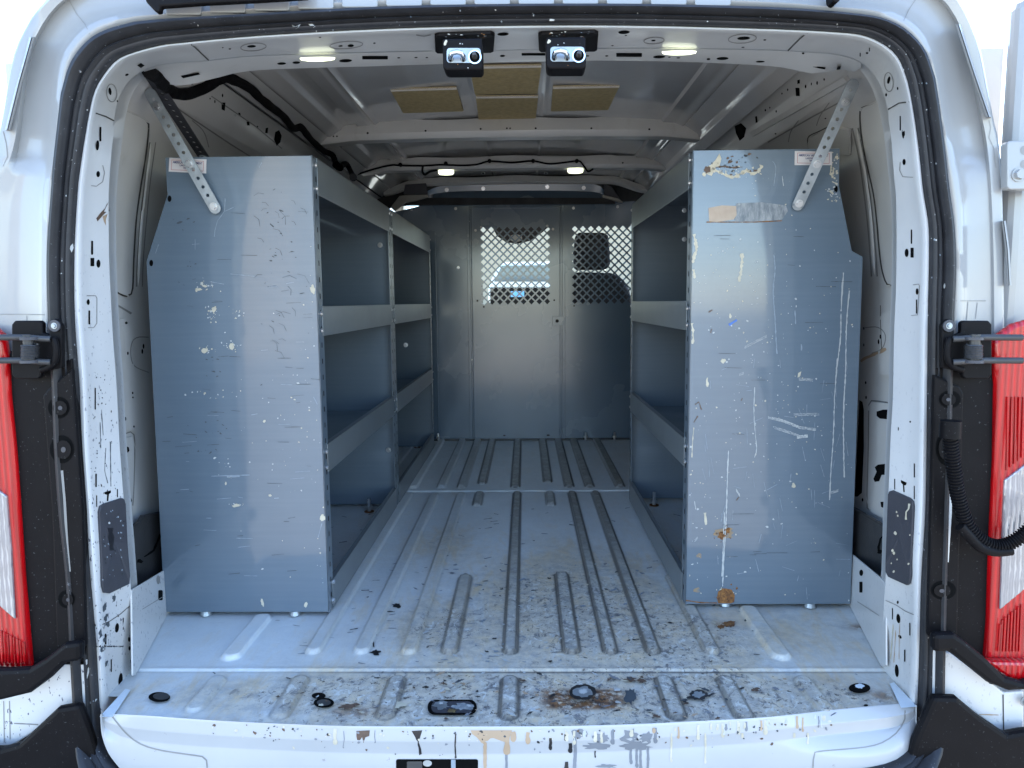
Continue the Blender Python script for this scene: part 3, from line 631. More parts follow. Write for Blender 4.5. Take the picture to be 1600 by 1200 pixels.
mark(sl, lb, [(735,1141),(800,1141),(797,1150),(793,1161),(788,1150),(778,1152),(763,1154),(757,1163),(752,1160),(745,1152),(738,1147)], 'tan_paint')
drip(758, 1160, 1205, 5, 'tan_paint'); drip(792, 1152, 1172, 8, 'tan_paint'); drip(791, 1172, 1210, 4, 'grey_paint'); drip(825, 1144, 1157, 6, 'tan_paint'); drip(802, 1143, 1152, 7, 'tan_paint')
drip(524, 1138, 1159, 5, 'cream_paint'); drip(537, 1142, 1168, 1, 'grey_paint'); drip(586, 1141, 1160, 1, 'grey_paint')
mark(sl, lb, ell(903,1146,9,7,0,14,.3), 'grey_paint'); drip(898, 1150, 1208, 5, 'grey_paint')
for (x, y, rx, ry) in ((935,1166,22,5),(940,1153,12,8),(992,1165,24,6),(985,1150,14,10),(1010,1152,10,8),(948,1197,14,3)): mark(sl, lb, ell(x, y, rx, ry, 0, 20, .35), 'grey_paint')
for x, y1 in ((986,1190),(995,1196),(1001,1199),(1012,1206)): drip(x, 1166, y1, 4, 'grey_paint')
for _ in range(38):
    x = random.uniform(880, 1290); y0 = 1139 - max(0, x-1000)*.085 + random.uniform(0, 4); h = random.uniform(3, 20)
    drip(x, y0, y0+h, random.uniform(1.5, 5), random.choice(['cream_paint', 'white_splat', 'cream_paint', 'tan_paint', 'white_splat', 'grey_paint']))
for x, y1 in ((1049,1188),(1102,1190),(1241,1150),(1262,1160),(1160,1150)): drip(x, 1145, y1, 3, 'cream_paint')
for _ in range(150):
    x = random.uniform(330, 1300); y = 1141 - max(0, abs(x-800)-250)*.06 + abs(random.gauss(0, 14)); r = random.uniform(.6, 2)
    mark(sl, lb, ell(x, y, r*random.uniform(.6, 1.8), r, random.uniform(-60, 60), 7, .4), random.choice(['black_paint', 'grey_paint', 'brown_paint', 'scratch_dark', 'cream_paint']))
line(sl, lb, crom([(324,1200),(322,1185),(316,1182),(250,1172),(215,1160),(192,1140),(176,1120)], 16), 2.2, 'groove_grey', .05)
line(sl, lb, crom([(1270,1200),(1272,1180),(1280,1174),(1360,1166),(1395,1150),(1412,1128),(1414,1110)], 16), 2.2, 'groove_grey', .05)
tag(sl.build('rear_sill', van, smooth=True, angle=60), 'white rear sill streaked with paint drips')

# ---- the load floor
def X_at(px, py): return PZ(px, py, 0).x
def Y_at(py, px=800): return PZ(px, py, 0).y
YL = Y_at(1045); YS = Y_at(768); YP = 2.73
ribs = []   # x, y0, y1, half width, worn
ya, yb2 = Y_at(1022), YS-.03
for px in (487, 563, 638): ribs.append((X_at(px, 1022), ya, YS-.04, .017, .25))
for px in (797, 954, 1021): ribs.append((X_at(px, 1020), ya, YS-.02, .014, 1))
ribs += [(X_at(703, 1015), ya, Y_at(900), .017, .8), (X_at(893, 1018), ya, Y_at(896), .018, 1), (X_at(1112, 1018), ya, Y_at(900), .017, .6),
         (X_at(360, 1028), Y_at(1032), Y_at(962), .022, 0), (X_at(1222, 1028), Y_at(1032), Y_at(950), .022, 0),
         (X_at(745, 790), Y_at(790), YS-.02, .016, .8), (X_at(861, 790), Y_at(790), YS-.02, .016, .8)]
for px, py, wn_ in ((645,764,.1),(689,763,.3),(721,763,.6),(753,757,.9),(805,763,1),(856,755,1),(890,763,1),(922,763,1),(970,763,1)): ribs.append((X_at(px, py), Y_at(py), 2.80, .018, wn_))
for px in (560, 990): ribs.append((X_at(px, 800), YS+.1, 2.6, .018, .1))
sr = [(X_at(px, 1110), Y_at(1122 if abs(px-800) < 400 else 1112), YL-.03, .017, w_) for px, w_ in ((300,.2),(440,.5),(604,.8),(795,1),(1055,1),(1158,.8),(1290,.3))]
ye = [(p.x, p.y) for p in edge]; ye.sort()
exx = np.array([a[0] for a in ye]); eyy = np.array([a[1] for a in ye])
nx = 640; xs = np.linspace(-.95, .95, nx)
yl = np.concatenate([np.linspace(0, 1, 60, endpoint=False), ])
rowsA = 60; ysB = np.concatenate([np.linspace(YL-.012, YL+.03, 18, endpoint=False), np.arange(YL+.03, .60, .0045), np.arange(.60, YS-.04, .011), np.linspace(YS-.04, YS+.04, 30), np.arange(YS+.05, 2.80, .012)])
ed = np.interp(xs, exx, eyy); ed = np.where((xs < PZ(160,1118,0).x) | (xs > PZ(1429,1101,0).x), np.maximum(ed, .03), ed)
Yg = np.zeros((rowsA + len(ysB), nx)); 
for i in range(rowsA): Yg[i] = ed + (YL-.013-ed) * i/rowsA
for i, y in enumerate(ysB): Yg[rowsA+i] = y
Xg = np.tile(xs, (Yg.shape[0], 1)); Z = np.zeros_like(Xg); W = np.zeros_like(Xg); C = np.zeros_like(Xg); G = np.zeros_like(Xg); RU = np.zeros_like(Xg)
def ss(a, b, x): t_ = np.clip((x-a)/(b-a), 0, 1); return t_*t_*(3-2*t_)
def addrib(x0, y0, y1, hw, wr, h=.0095, sl_=.005):
    cx = np.abs(Xg - x0); r_ = np.clip(hw - .003, .002, 1)
    yc = np.clip(Yg, y0 + hw, y1 - hw); dist = np.hypot(Xg - x0, Yg - yc)
    dome = 1 - ss(hw*.82, hw*.82 + sl_, dist); Z[:] = np.maximum(Z, dome*h)
    top = 1 - ss(hw*.78, hw*.86, dist); W[:] = np.maximum(W, top*wr)
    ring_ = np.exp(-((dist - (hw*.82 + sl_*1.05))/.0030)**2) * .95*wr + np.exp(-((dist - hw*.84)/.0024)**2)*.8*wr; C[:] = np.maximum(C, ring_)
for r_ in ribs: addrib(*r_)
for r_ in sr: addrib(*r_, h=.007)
# step lines
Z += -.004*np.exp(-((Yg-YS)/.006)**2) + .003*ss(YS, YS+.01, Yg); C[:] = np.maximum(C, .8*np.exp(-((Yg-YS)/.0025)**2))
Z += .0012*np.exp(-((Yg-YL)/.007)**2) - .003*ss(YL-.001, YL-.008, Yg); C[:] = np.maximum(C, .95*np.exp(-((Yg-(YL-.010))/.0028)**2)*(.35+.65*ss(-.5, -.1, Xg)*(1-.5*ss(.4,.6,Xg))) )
def blob(x, y, rx, ry, a):
    global G; G += a*np.exp(-((Xg-x)/rx)**2 - ((Yg-y)/ry)**2)
for px, py, rx, ry, a_ in ((900,1090,.42,.09,1.1),(600,1085,.14,.08,.9),(470,1080,.12,.07,.45),(1150,1090,.22,.08,1.0),(1050,1010,.10,.14,.9),(1000,970,.12,.2,.6),(860,950,.16,.3,.7),(690,980,.09,.12,.75),(1010,1000,.2,.1,.4),(1250,1100,.14,.06,.7),(300,1085,.12,.05,.22),(780,1130,.5,.02,.5),(930,900,.2,.3,.35),(700,850,.12,.2,.3),(1110,1000,.1,.1,.6),(780,980,.35,.35,.22),(1250,980,.2,.2,.3),(800,1090,.8,.08,.3)):
    p = PZ(px, py, 0); blob(p.x, p.y, rx, ry, a_)
G += .10
Z += .0012*np.clip(G, 0, 1)*0
p = PZ(912, 1090, 0); RU += np.clip(1.15*np.exp(-(np.abs(Xg-p.x)/.082)**8 - (np.abs(Yg-p.y)/.038)**8), 0, 1)
RU += .7*np.exp(-((Xg-PZ(555,1110,0).x)/.05)**2 - ((Yg-PZ(555,1110,0).y)/.018)**2)
for px, py, a_ in ((1345,980,.8),(1385,1085,.8),(1130,975,.5),(1300,1060,.3)):
    p = PZ(px, py, 0); RU += a_*np.exp(-((Xg-p.x)/.035)**2 - ((Yg-p.y)/.02)**2)
me = bpy.data.meshes.new('load_floor'); nr = Yg.shape[0]
co = np.stack([Xg, Yg, Z], -1).reshape(-1, 3) - np.array([0, 1.5, 0]); idx = np.arange(nr*nx).reshape(nr, nx)
q = np.stack([idx[:-1, :-1], idx[:-1, 1:], idx[1:, 1:], idx[1:, :-1]], -1).reshape(-1, 4)
me.vertices.add(len(co)); me.vertices.foreach_set('co', co.ravel()); me.loops.add(q.size); me.loops.foreach_set('vertex_index', q.ravel())
me.polygons.add(len(q)); me.polygons.foreach_set('loop_start', np.arange(0, q.size, 4)); me.polygons.foreach_set('loop_total', np.full(len(q), 4)); me.polygons.foreach_set('use_smooth', np.ones(len(q), bool))
me.update(); me.validate()
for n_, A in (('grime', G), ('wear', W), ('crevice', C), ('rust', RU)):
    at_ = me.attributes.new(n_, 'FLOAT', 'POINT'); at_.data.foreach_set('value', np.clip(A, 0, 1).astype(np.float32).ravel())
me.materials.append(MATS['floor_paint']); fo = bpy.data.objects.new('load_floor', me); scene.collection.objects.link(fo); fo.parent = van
tag(fo, 'ribbed grey steel load floor, scratched and paint stained')
# flat marks and fittings on the floor
flat = MB(); flat.add([(-.95, -.06, .0006), (.95, -.06, .0006), (.95, 2.8, .0006), (-.95, 2.8, .0006)], [(0, 1, 2, 3)], 'floor_paint'); gb = flat.bvh()
for q_ in ([(155.5,1120),(176,1120),(204,1078),(196,1076)], [(1433,1104),(1408,1106),(1390,1068),(1397,1066)]): cv_ = MB(); cv_.add([PZ(p[0], p[1], .0012) for p in q_], [(0, 1, 2, 3)], 'floor_paint'); cv_.build('floor_corner_seam', van)
fm = MB()
def fell(px, py, rx, ry, mat, off=.0012, jit=0, a=0): mark(fm, gb, ell(px, py, rx, ry, a, 22, jit), mat, off)
def plug(items):
    global fm
    keep = fm; fm = MB()
    for k in items:
        if k[0] == 'r': mark(fm, gb, k[1], k[2], k[3])
        else: fell(*k)
    fm.build('floor_plug', van); fm = keep
plug([(249,1090,17,8,H),(252,1089,13,5.5,'dark_steel',.0016)]); plug([(498,1088,11,5,H),(506,1099,16,8,H,.0013),(506,1099,11,5,'dark_steel',.0018)])
plug([(1343,1076,17,8,H),(1343,1073,7,4,'floor_paint',.0016,.2)]); plug([(1353,1103,3.5,1.8,H)])
plug([('r', rrect(668,1094,745,1118,11), H, .0012),('r', rrect(674,1097,739,1115,8), 'charcoal_plate', .0016),(690,1104,12,6,'zinc_steel',.002,.4),(722,1106,16,5,'scuffed_patch',.002,.4),(706,1112,8,3,'chrome',.0022,.3)])
plug([(911,1088,21,12,'black_paint',.009,.08),(911,1088,15,8,'zinc_steel',.0095,.2),(911,1088,7,4,'white_splat',.0102,.3)])
plug([(1091,1087,14,8,'black_paint',.0015,.15),(1091,1087,9,5,'zinc_steel',.002,.25)])
for px, py, r in ((586,1020,8),(620,947,6),(1345,978,0)): 
    if r: mark(fm, gb, ell(px, py, r, r*.55, 0, 14, .45), 'black_paint', .0015)
line(fm, gb, [(584,1012),(583,1000),(588,992),(584,988),(578,990)], 2, 'black_paint', .4, .0015)
for (x, y, rx, ry, m__) in ((530,1120,18,8,'brown_paint'),(545,1104,14,5,'brown_paint'),(985,1062,9,4,'brown_paint'),(1003,1064,7,3,'brown_paint'),(985,1088,8,12,'scratch_dark'),(1180,1078,6,3,'brown_paint'),(860,1034,4,1.5,'black_paint'),(620,1102,18,5,'cream_paint'),(1140,976,10,4,'rust'),(1125,980,5,3,'rust')):
    fell(x, y, rx, ry, m__, .0014, .45)
for _ in range(230):
    x = random.gauss(900, 190) if random.random() < .7 else random.uniform(330, 1340); y = random.uniform(1052, 1132)
    if not 250 < x < 1380 or y > 1134-abs(x-800)*.03: continue
    r = random.uniform(.8, 3.2); fell(x, y, r*random.uniform(.8, 2.5), r*.6, random.choice(['black_paint','scratch_dark','white_splat','cream_paint','tan_paint','grey_paint','brown_paint','white_splat']), .0085 if random.random() < .4 else .0014, .5, random.uniform(-30, 30))
for _ in range(260):
    x = random.gauss(1020, 70) if random.random() < .5 else random.gauss(780, 110); y = random.uniform(880, 1035)
    r = random.uniform(.6, 2.6); fell(x, y, r*random.uniform(.8, 2.4), r*.55, random.choice(['black_paint','white_splat','cream_paint','grey_paint','white_splat','scratch_light']), .0014, .5, random.uniform(-30, 30))
for _ in range(160):
    x = random.uniform(430, 1180); y = random.uniform(790, 1040); l = random.uniform(3, 14); a_ = random.uniform(-.5, .5)
    line(fm, gb, [(x, y), (x+l*math.cos(a_), y+l*math.sin(a_)*.5)], random.uniform(.5, 1.2), random.choice(['scratch_dark', 'scratch_light', 'grey_paint']), .5, .0013, 3)
tag(fm.build('paint_flecks', van), kind='stuff')
# ---- side walls and rail, extruded along the van
PRF = [(.90,-.01),(.915,.20),(.925,.40),(.928,.60),(.925,.85),(.905,1.04),(.872,1.16),(.815,1.228),(.79,1.245),(.785,1.25),(.765,1.305),(.76,1.312),(.742,1.33),(.725,1.335)]
YW = [.165, .2, .3, .45, .8, 1.2, 1.6, 2.1, 2.6, 2.76]
def wall(sg):
    w = MB(); loops = []
    for y in YW:
        k = .03*max(0, (.45-y)/.3)      # the wall turns in a little at the rear post
        loops.append([Vector((sg*(x - (k if .1 < z < 1.2 else 0)), y, z)) for x, z in [p for p in PRF]])
    w.loft(loops, 'interior_paint'); wb = w.bvh()
    if sg < 0: plates = [[(160,176),(185,167),(205,176),(222,183),(229,192),(230,210),(220,290),(213,340),(209,400),(206,450),(202,460),(196,462),(184,457),(160,444)], [(160,500),(190,498),(204,515),(203,560),(208,600),(208,672),(160,672)], [(170,688),(203,682),(207,700),(206,770),(203,792),(170,800)]]
    else: plates = [[(1410,140),(1384,150),(1362,162),(1348,168),(1345,182),(1347,210),(1353,245),(1361,280),(1367,310),(1371,345),(1375,390),(1379,420),(1385,440),(1391,446),(1410,440)], [(1410,480),(1382,490),(1378,500),(1382,530),(1377,548),(1378,585),(1410,590)], [(1410,632),(1366,628),(1361,636),(1360,700),(1358,780),(1364,800),(1410,822)], [(1300,196),(1282,206),(1268,213),(1265,222),(1266,240),(1330,240),(1330,200)]]
    for q in plates: mark(w, wb, q, 'interior_paint', .0005, .007)
    if sg > 0: mark(w, wb, [(1325,118),(1330,126),(1250,172),(1180,212),(1176,205),(1240,168)], 'interior_paint', .0005, .01)
    wb = w.bvh()
    if sg < 0:
        for pts in ([(185,167),(205,176),(222,183),(230,190),(232,200),(228,240),(220,290),(213,340),(209,400),(207,450),(203,461),(197,463),(184,458),(173,450)],):
            line(w, wb, crom(pts, 40), 2.6, 'seam_dark', .05, step=4)
        for x in (0, 9): line(w, wb, crom([(243-x*1,222),(235-x,280),(229-x,340),(224-x,400),(222-x,448)], 24), 2.5 if x else 1.6, 'groove_grey', .05)
        line(w, wb, [(172,470),(190,481),(205,490)], 3, 'groove_grey', .2); line(w, wb, crom([(232,527),(215,527),(206,535),(204,555),(210,572),(232,582)], 20), 1.5, 'groove_grey', .1, step=3)
        for q in (ell(184,499,2.2,2), ell(197,504.5,2.2,2.2), ell(224,541,1.4,4), ell(222,549,1.4,4), ell(199.5,552,1.3,2.6), ell(207,614,1.2,2), ell(207.4,621,1.2,1.6), ell(195.5,654.5,1.6,3), ell(209,666.5,1.2,1.8)): mark(w, wb, q, H)
        mark(w, wb, [(188,700),(198,697.5),(201,699),(202,704),(200,707),(188,708)], H); mark(w, wb, [(193,779),(204,777),(206,782),(204,787),(194,790)], H)
        line(w, wb, crom([(189,681),(205,675),(210,690),(209,760),(207,790)], 18), 2, 'groove_grey', .05)
        for q in (ell(347.5,149,1.2,2.8), ell(335.5,158.5,1,2.6), [(346,160),(352,160),(351,173),(346,171)], [(430,206),(436,203),(440,212),(438,222),(432,228),(428,218)], [(415,200),(419,199),(418,208),(414,208)], ell(328,154,1,1.4)): mark(w, wb, q, H)
        mark(w, wb, ell(367.5,180,1.8,2.2), 'white_splat')
    else:
        line(w, wb, crom([(1384,150),(1362,162),(1347,168),(1344,180),(1346,210),(1352,245),(1360,280),(1366,310),(1370,345),(1374,390),(1378,420),(1384,440),(1390,446),(1399,443)], 50), 2.4, 'seam_dark', .05, step=4)
        for x in (0, 9): line(w, wb, crom([(1332+x,200),(1343+x,250),(1350+x,300),(1356+x,350),(1360+x,400),(1362+x,432)], 24), 2.4, 'groove_grey', .05)
        line(w, wb, crom([(1302,194),(1280,205),(1265,212),(1262,220),(1263,232)], 16), 1.6, 'seam_dark', .05)
        line(w, wb, crom([(1352,512),(1370,511),(1381,518),(1384,530),(1378,545),(1362,552)], 20), 1.5, 'groove_grey', .1, step=3); line(w, wb, [(1376,477),(1376,500),(1378,545)], 1, 'seam_dark', .1)
        line(w, wb, crom([(1345,565),(1352,560),(1370,552),(1385,545)], 12), 5, 'tan_paint', .3)
        for q in (ell(1350,513,1,2.4), ell(1350,539,.9,2.4), ell(1376,526,1.3,3.4), ell(1373,534,1.3,4), ell(1397,515,1.2,3), ell(1391.5,543.5,1.2,1.7), ell(1353,598,1.2,2.4), ell(1353.5,621,1.2,2.6), ell(1348,781,1.4,2.8)): mark(w, wb, q, H)
        mark(w, wb, [(1343,625),(1348,628),(1350,640),(1350,655),(1350,700),(1347,770),(1340,776),(1336,776)], H)
        mark(w, wb, [(1370,643),(1380,640),(1390,640),(1391,652),(1386,655),(1375,654),(1370,650)], H); mark(w, wb, [(1376,784),(1381,784),(1381,794),(1377,792)], H)
        mark(w, wb, [(1367,730),(1372,726),(1390,724),(1391,742),(1378,742),(1374,752),(1367,753),(1365,748),(1370,737)], H)
        mark(w, wb, [(1385,742),(1388,744),(1387,760),(1385,758)], H)
        line(w, wb, crom([(1392,630),(1362,626),(1358,635),(1357,700),(1355,790),(1360,797)], 22), 2, 'groove_grey', .05)
        for q in ([(1346,167+39),(1350,205),(1350,212),(1346,212)],): pass
        for q in ([(1243,137),(1249,137),(1250,150),(1244,150)], [(1246,125),(1250,124),(1250,130),(1246,131)], ell(1259,135,1.2,3), ell(1268,131,.8,2.4), ell(1277,129.5,1.2,3), [(1148,197),(1158,192),(1166,200),(1163,214),(1156,220),(1150,208)], [(1180,182),(1183,181),(1184,191),(1181,192)], ell(1213,174,1,2)): mark(w, wb, q, H)
    for q in ([(385,190),(389,190),(390,196),(386,196)], [(372,176),(375,176),(376,180),(373,180)], ell(402,198,1.2,1.6), ell(300,131,2,1.4)) if sg < 0 else (ell(1231,140,1,2), ell(1222,146,1,1.6), ell(1196,172,1.2,2), ell(1203,168,1,1.4), ell(1288,124,1.2,2), ell(1212,209,1.5,1), ell(1290,185,1.4,1)):
        mark(w, wb, q, H)
    if sg < 0: line(w, wb, [(250,150),(300,185),(360,225),(392,245)], 2.2, 'groove_grey', .1); line(w, wb, [(330,150),(400,198),(440,232)], 1.8, 'groove_grey', .1); line(w, wb, crom([(300,188),(318,205),(326,230)], 8), 1.4, 'groove_grey', .1)
    else: line(w, wb, [(1330,150),(1270,182),(1200,222)], 2.2, 'groove_grey', .1); line(w, wb, crom([(1296,160),(1282,180),(1276,196)], 8), 1.4, 'groove_grey', .1); line(w, wb, crom([(1248,188),(1236,205),(1232,222)], 8), 1.4, 'groove_grey', .1)
    tag(w.build('side_wall', van, smooth=True, angle=30), 'bare painted steel side wall on the %s' % ('left' if sg < 0 else 'right'))
    # raised vertical pressing
    g = MB()
    if sg < 0: P0 = [(236,222),(229,280),(222,340),(218,400),(216,446)]
    else: P0 = [(1338,200),(1348,250),(1356,300),(1361,350),(1364,400),(1366,430)]
    pts = [cast(wb, p[0], p[1], -.0035) for p in crom(P0, 14)]
    g.tube([p[0] for p in pts], .011, 'interior_paint', 10, rf=lambda i: .008 if 0 < i < 13 else .004); g.build('pressed_rib', van, smooth=True, angle=70)
    # the box behind the rear post
    c = MB(); x0 = sg*.80
    c.add([(sg*.80, .158, 0), (sg*.98, .162, 0), (sg*.98, .162, 1.25), (sg*.80, .158, 1.25)], [(0, 1, 2, 3)], 'interior_paint')
    c.build('post_return', van)
    return wb
WBL = wall(-1); WBR = wall(1)
# wheel arches and kick panels
def poly_on(name, pts, X, th, mats, lab=None, marks=None, bevel=.002):
    m_ = MB(); P_ = [PX(p[0], p[1], X) for p in pts]; m_.prism(P_, (th, 0, 0), mats)
    if marks: marks(m_, m_.bvh())
    o = m_.build(name, van, bevel=bevel); 
    if lab: tag(o, lab)
poly_on('wheel_arch', [(196,826),(212,815),(219,805),(249,799),(300,799),(300,930),(252,890),(204,920),(196,905)], -.89, .012, 'dark_steel', 'dark wheel arch behind the left shelving', lambda m_, b: (line(m_, b, [(198,825),(213,812),(215,796),(218,795),(220,804),(250,800)], 4, H, .2), mark(m_, b, ell(219,877,5,3,0,12,.3), H), line(m_, b, [(225,870),(240,860),(250,835)], 3, H, .4)))
poly_on('wheel_arch', [(1300,780),(1337,792),(1390,823),(1390,905),(1370,890),(1332,868),(1300,860)], .885, -.012, 'dark_steel', 'dark wheel arch behind the right shelving', lambda m_, b: (line(m_, b, [(1384,832),(1376,842),(1373,855),(1374,865)], 3, H, .4), mark(m_, b, ell(1376,862,5,3,0,12,.3), H)))
def slant(name, pts, A, B, th, mat, lab=None, marks=None):
    A, B = PZ(*A, 0), PZ(*B, 0); d = (B-A).normalized(); n_ = d.cross(Vector((0, 0, 1))).normalized(); m_ = MB(); P_ = []
    for p in pts:
        r_ = ray(*p); P_.append(CAM + r_*((A-CAM).dot(n_)/r_.dot(n_)))
    if n_.dot(CAM-A) > 0: n_ = -n_
    m_.prism(P_, n_*th, mat)
    if marks: marks(m_, m_.bvh())
    o = m_.build(name, van, bevel=.002)
    if lab: tag(o, lab)
KL, KR = ((213,1055), (262,962)), ((1376,1042), (1326,945))
slant('kick_panel', [(206,921),(212,918),(255,892),(300,870),(300,960),(262,961),(213,1054),(208,1056)], *KL, .004, 'pillar_paint', 'white kick panel with square holes low on the left', lambda m_, b: (mark(m_, b, rrect(247,922,254,938,2), H), mark(m_, b, ell(247,906,3,7), 'groove_grey'), line(m_, b, [(222,952),(255,932)], 1, 'groove_grey', .1), mark(m_, b, [(205,920),(213,921),(219,945),(225,972),(223,985),(212,996),(208,996)], 'groove_grey', .003)))
slant('kick_panel', [(1300,850),(1334,868),(1378,905),(1384,918),(1384,1040),(1376,1041),(1326,944),(1300,944)], *KR, .004, 'pillar_paint', 'white kick panel with square holes low on the right', lambda m_, b: (mark(m_, b, rrect(1343,909,1348,926,1), H), mark(m_, b, ell(1346,895,3,5), H), line(m_, b, [(1340,940),(1374,962)], 1, 'groove_grey', .1), mark(m_, b, [(1384,908),(1376,911),(1370,950),(1371,968),(1378,978),(1384,975)], 'groove_grey', .003)))

# ---- roof skin with lengthwise pressings
rx = lambda px, py: PZ(px, py, 1.44).x
RR = [(rx(490,155), .020, -.008), (rx(545,155), .035, -.010), (rx(592,200)-.0, .004, .004), (rx(742,150), .004, -.003), (rx(851,150), .004, -.003), (rx(1075,150), .035, -.010), (rx(1130,150), .020, -.008), (rx(440,150), .008, .006), (rx(1172,150), .008, .006)]
rf_ = MB(); loops = []
xs2 = [(-.725 + 1.45*i/240) for i in range(241)]
for y in np.linspace(.2, 2.78, 8):
    L = []
    for x in xs2:
        z = 1.448 - .025*(abs(x)/.6)**2 if abs(x) < .6 else 1.423 - .088*((abs(x)-.6)/.125)**1.2
        for c, hw, h in RR: z += h*(1 - sm(hw, hw+.006, abs(x-c)))
        L.append((x, y, z))
    loops.append(L)
rf_.loft(loops, 'roof_skin_paint'); RFB = rf_.bvh(); tag(rf_.build('roof_skin', van, smooth=True, angle=40), 'dark glossy underside of the roof with lengthwise pressings')
for q in ([(610,141),(713,138),(724,174),(630,177)], [(734,105),(846,103),(840,146.5),(742,148)], [(743.5,152),(841,151),(837,185),(748,187)], [(864,137),(968,135),(950,172),(861,174)]):
    m_ = MB(); P_ = [PZ(p[0], p[1], 1.436) for p in q]; m_.prism(P_, (0, 0, .006), 'cardboard_pad')
    e_ = [P_[0], P_[1], P_[1] + Vector((0, .012, 0)), P_[0] + Vector((0, .012, 0))]; m_.prism([p + Vector((0, 0, -.001)) for p in e_], (0, 0, .005), 'pad_edge_highlight')
    m_.build('roof_pad', van)
# cross bows
def bow(Y, zb, h, xw, holes, dep=.07, drop=.014):
    m_ = MB(); n = 60; loops = []
    for i in range(n+1):
        x = -xw + 2*xw*i/n; a = abs(x)/xw; d = drop*sm(.72, 1.0, a) + .010*a*a; bump = .006*math.cos(x*14)*(a < .6)
        zb_ = zb - d; zt = zb_ + h + .01
        loops.append([Vector((x, Y + (.012), zt + bump*.6)), Vector((x, Y, zb_ + h*.75)), Vector((x, Y-.006, zb_ + h*.35)), Vector((x, Y, zb_ + .006)), Vector((x, Y+.006, zb_)), Vector((x, Y+dep, zb_+.002)), Vector((x, Y+dep+.004, zt)), Vector((x, Y+dep+.03, zt+.02))])
    m_.loft(loops, 'interior_paint'); b = m_.bvh()
    for (x, y, rx_, ry_) in holes: mark(m_, b, ell(x, y, rx_, ry_), H)
    return m_, b
m_, b = bow(1.44, 1.372, .06, .76, [(496,216.5,1.6,1.6),(521,213,1.3,1.2),(526.5,213,1.3,1.2),(574.5,208,1.7,1.6),(665,204.5,1.7,1.5),(751,201.5,1.6,1.5),(792,200.5,1.4,1.4),(797,200.5,1.3,1.3),(837,200.5,1.7,1.5),(924,200.5,1.7,1.5),(1014.5,202,1.7,1.5),(1093,210,1.2,1.1),(1098.5,211.5,1.6,1.5)])
BWB = b
tag(m_.build('roof_bow', van, smooth=True, angle=25), 'nearest pale cross bow under the roof')
m_, b = bow(2.09, 1.374, .045, .78, [(973,254.5,1.4,1.3),(626,258,1.6,1.4)])
tag(m_.build('roof_bow', van, smooth=True, angle=25), 'middle cross bow carrying two lit lamps')
m_, b = bow(2.66, 1.395, .03, .70, [], .05, .045); tag(m_.build('roof_bow', van, smooth=True, angle=50), 'farthest arched cross bow above the partition')
for px in (697, 899):
    l = MB(); c = PY(px, 264, 2.13); c.z = 1.362
    l.loft([[c + Vector((math.copysign(abs(math.cos(a_))**.9, math.cos(a_))*.036*k, math.sin(a_)*.026*k, -dz*.7)) for a_ in [2*math.pi*i/24 for i in range(24)]] for k, dz in ((1, -.012), (1, .0), (.9, .008), (.5, .011), (.02, .011))], 'lamp_glow', True)
    tag(l.build('load_lamp', van, smooth=True, angle=50), 'lit oval lamp under the middle cross bow')
# header above the partition
m_ = MB(); pts = crom([(664,304),(672,296),(700,288),(740,285),(800,284),(860,284),(910,286),(936,290),(948,303)], 40)
top = [PY(p[0], p[1], 2.70) for p in pts]; bot = [PY(664 + (950-664)*i/39, 309, 2.66) for i in range(40)]
m_.loft([top, [a.lerp(b_2, .5) + Vector((0, .03, 0)) for a, b_2 in zip(top, bot)], bot], 'partition_enamel')
for x, y in ((698,296.5),(755,294.5),(855,292),(912,293.5)): m_.bolt(PY(x, y, 2.70), (0, -1, -.2), .008)
tag(m_.build('partition_header', van, smooth=True, angle=60), 'curved glossy header above the partition')
m_ = MB(); m_.prism([PY(p[0], p[1], 2.71) for p in [(540,270),(1000,262),(1000,285),(940,292),(905,284),(800,282),(700,285),(660,298),(600,330),(540,330)]], (0, .02, 0), 'cab_dark'); m_.prism([PY(p[0], p[1], 2.69) for p in [(655,307),(955,307),(962,318),(640,320)]], (0, .02, 0), 'cab_dark')
m_.box((-.95, 2.77, 1.30), (.95, 2.79, 1.46), 'cab_dark'); m_.build('header_backing', van)
m_ = MB(); m_.prism([PY(p[0], p[1], 2.62) for p in [(610,324),(624,306),(632,305),(668,304),(669,308),(648,314),(634,316),(616,330)]], (0, .02, 0), 'cab_trim')
m_.prism([PY(p[0], p[1], 2.64) for p in [(630,303),(633,288),(666,286),(668,304)]], (0, .015, 0), 'charcoal_plate')
m_.build('cab_corner_trim', van, bevel=.003); m_ = MB(); m_.prism([PY(p[0], p[1], 2.62) for p in [(942,304),(966,310),(974,316),(968,316),(942,308)]], (0, .02, 0), 'cab_trim'); m_.prism([PY(p[0], p[1], 2.64) for p in [(944,287),(956,292),(970,312),(944,304)]], (0, .015, 0), 'charcoal_plate')
m_.build('cab_corner_trim', van, bevel=.003)
for x, y in ((755,270),(853,270)): m_ = MB(); m_.cyl(PY(x, y, 2.40), (0, -.3, -1), .010, .004, 'white_splat', 14); m_.cyl(PY(x, y+.3, 2.393), (0, -.3, -1), .0055, .004, 'dark_steel', 12); m_.build('roof_fastener', van)
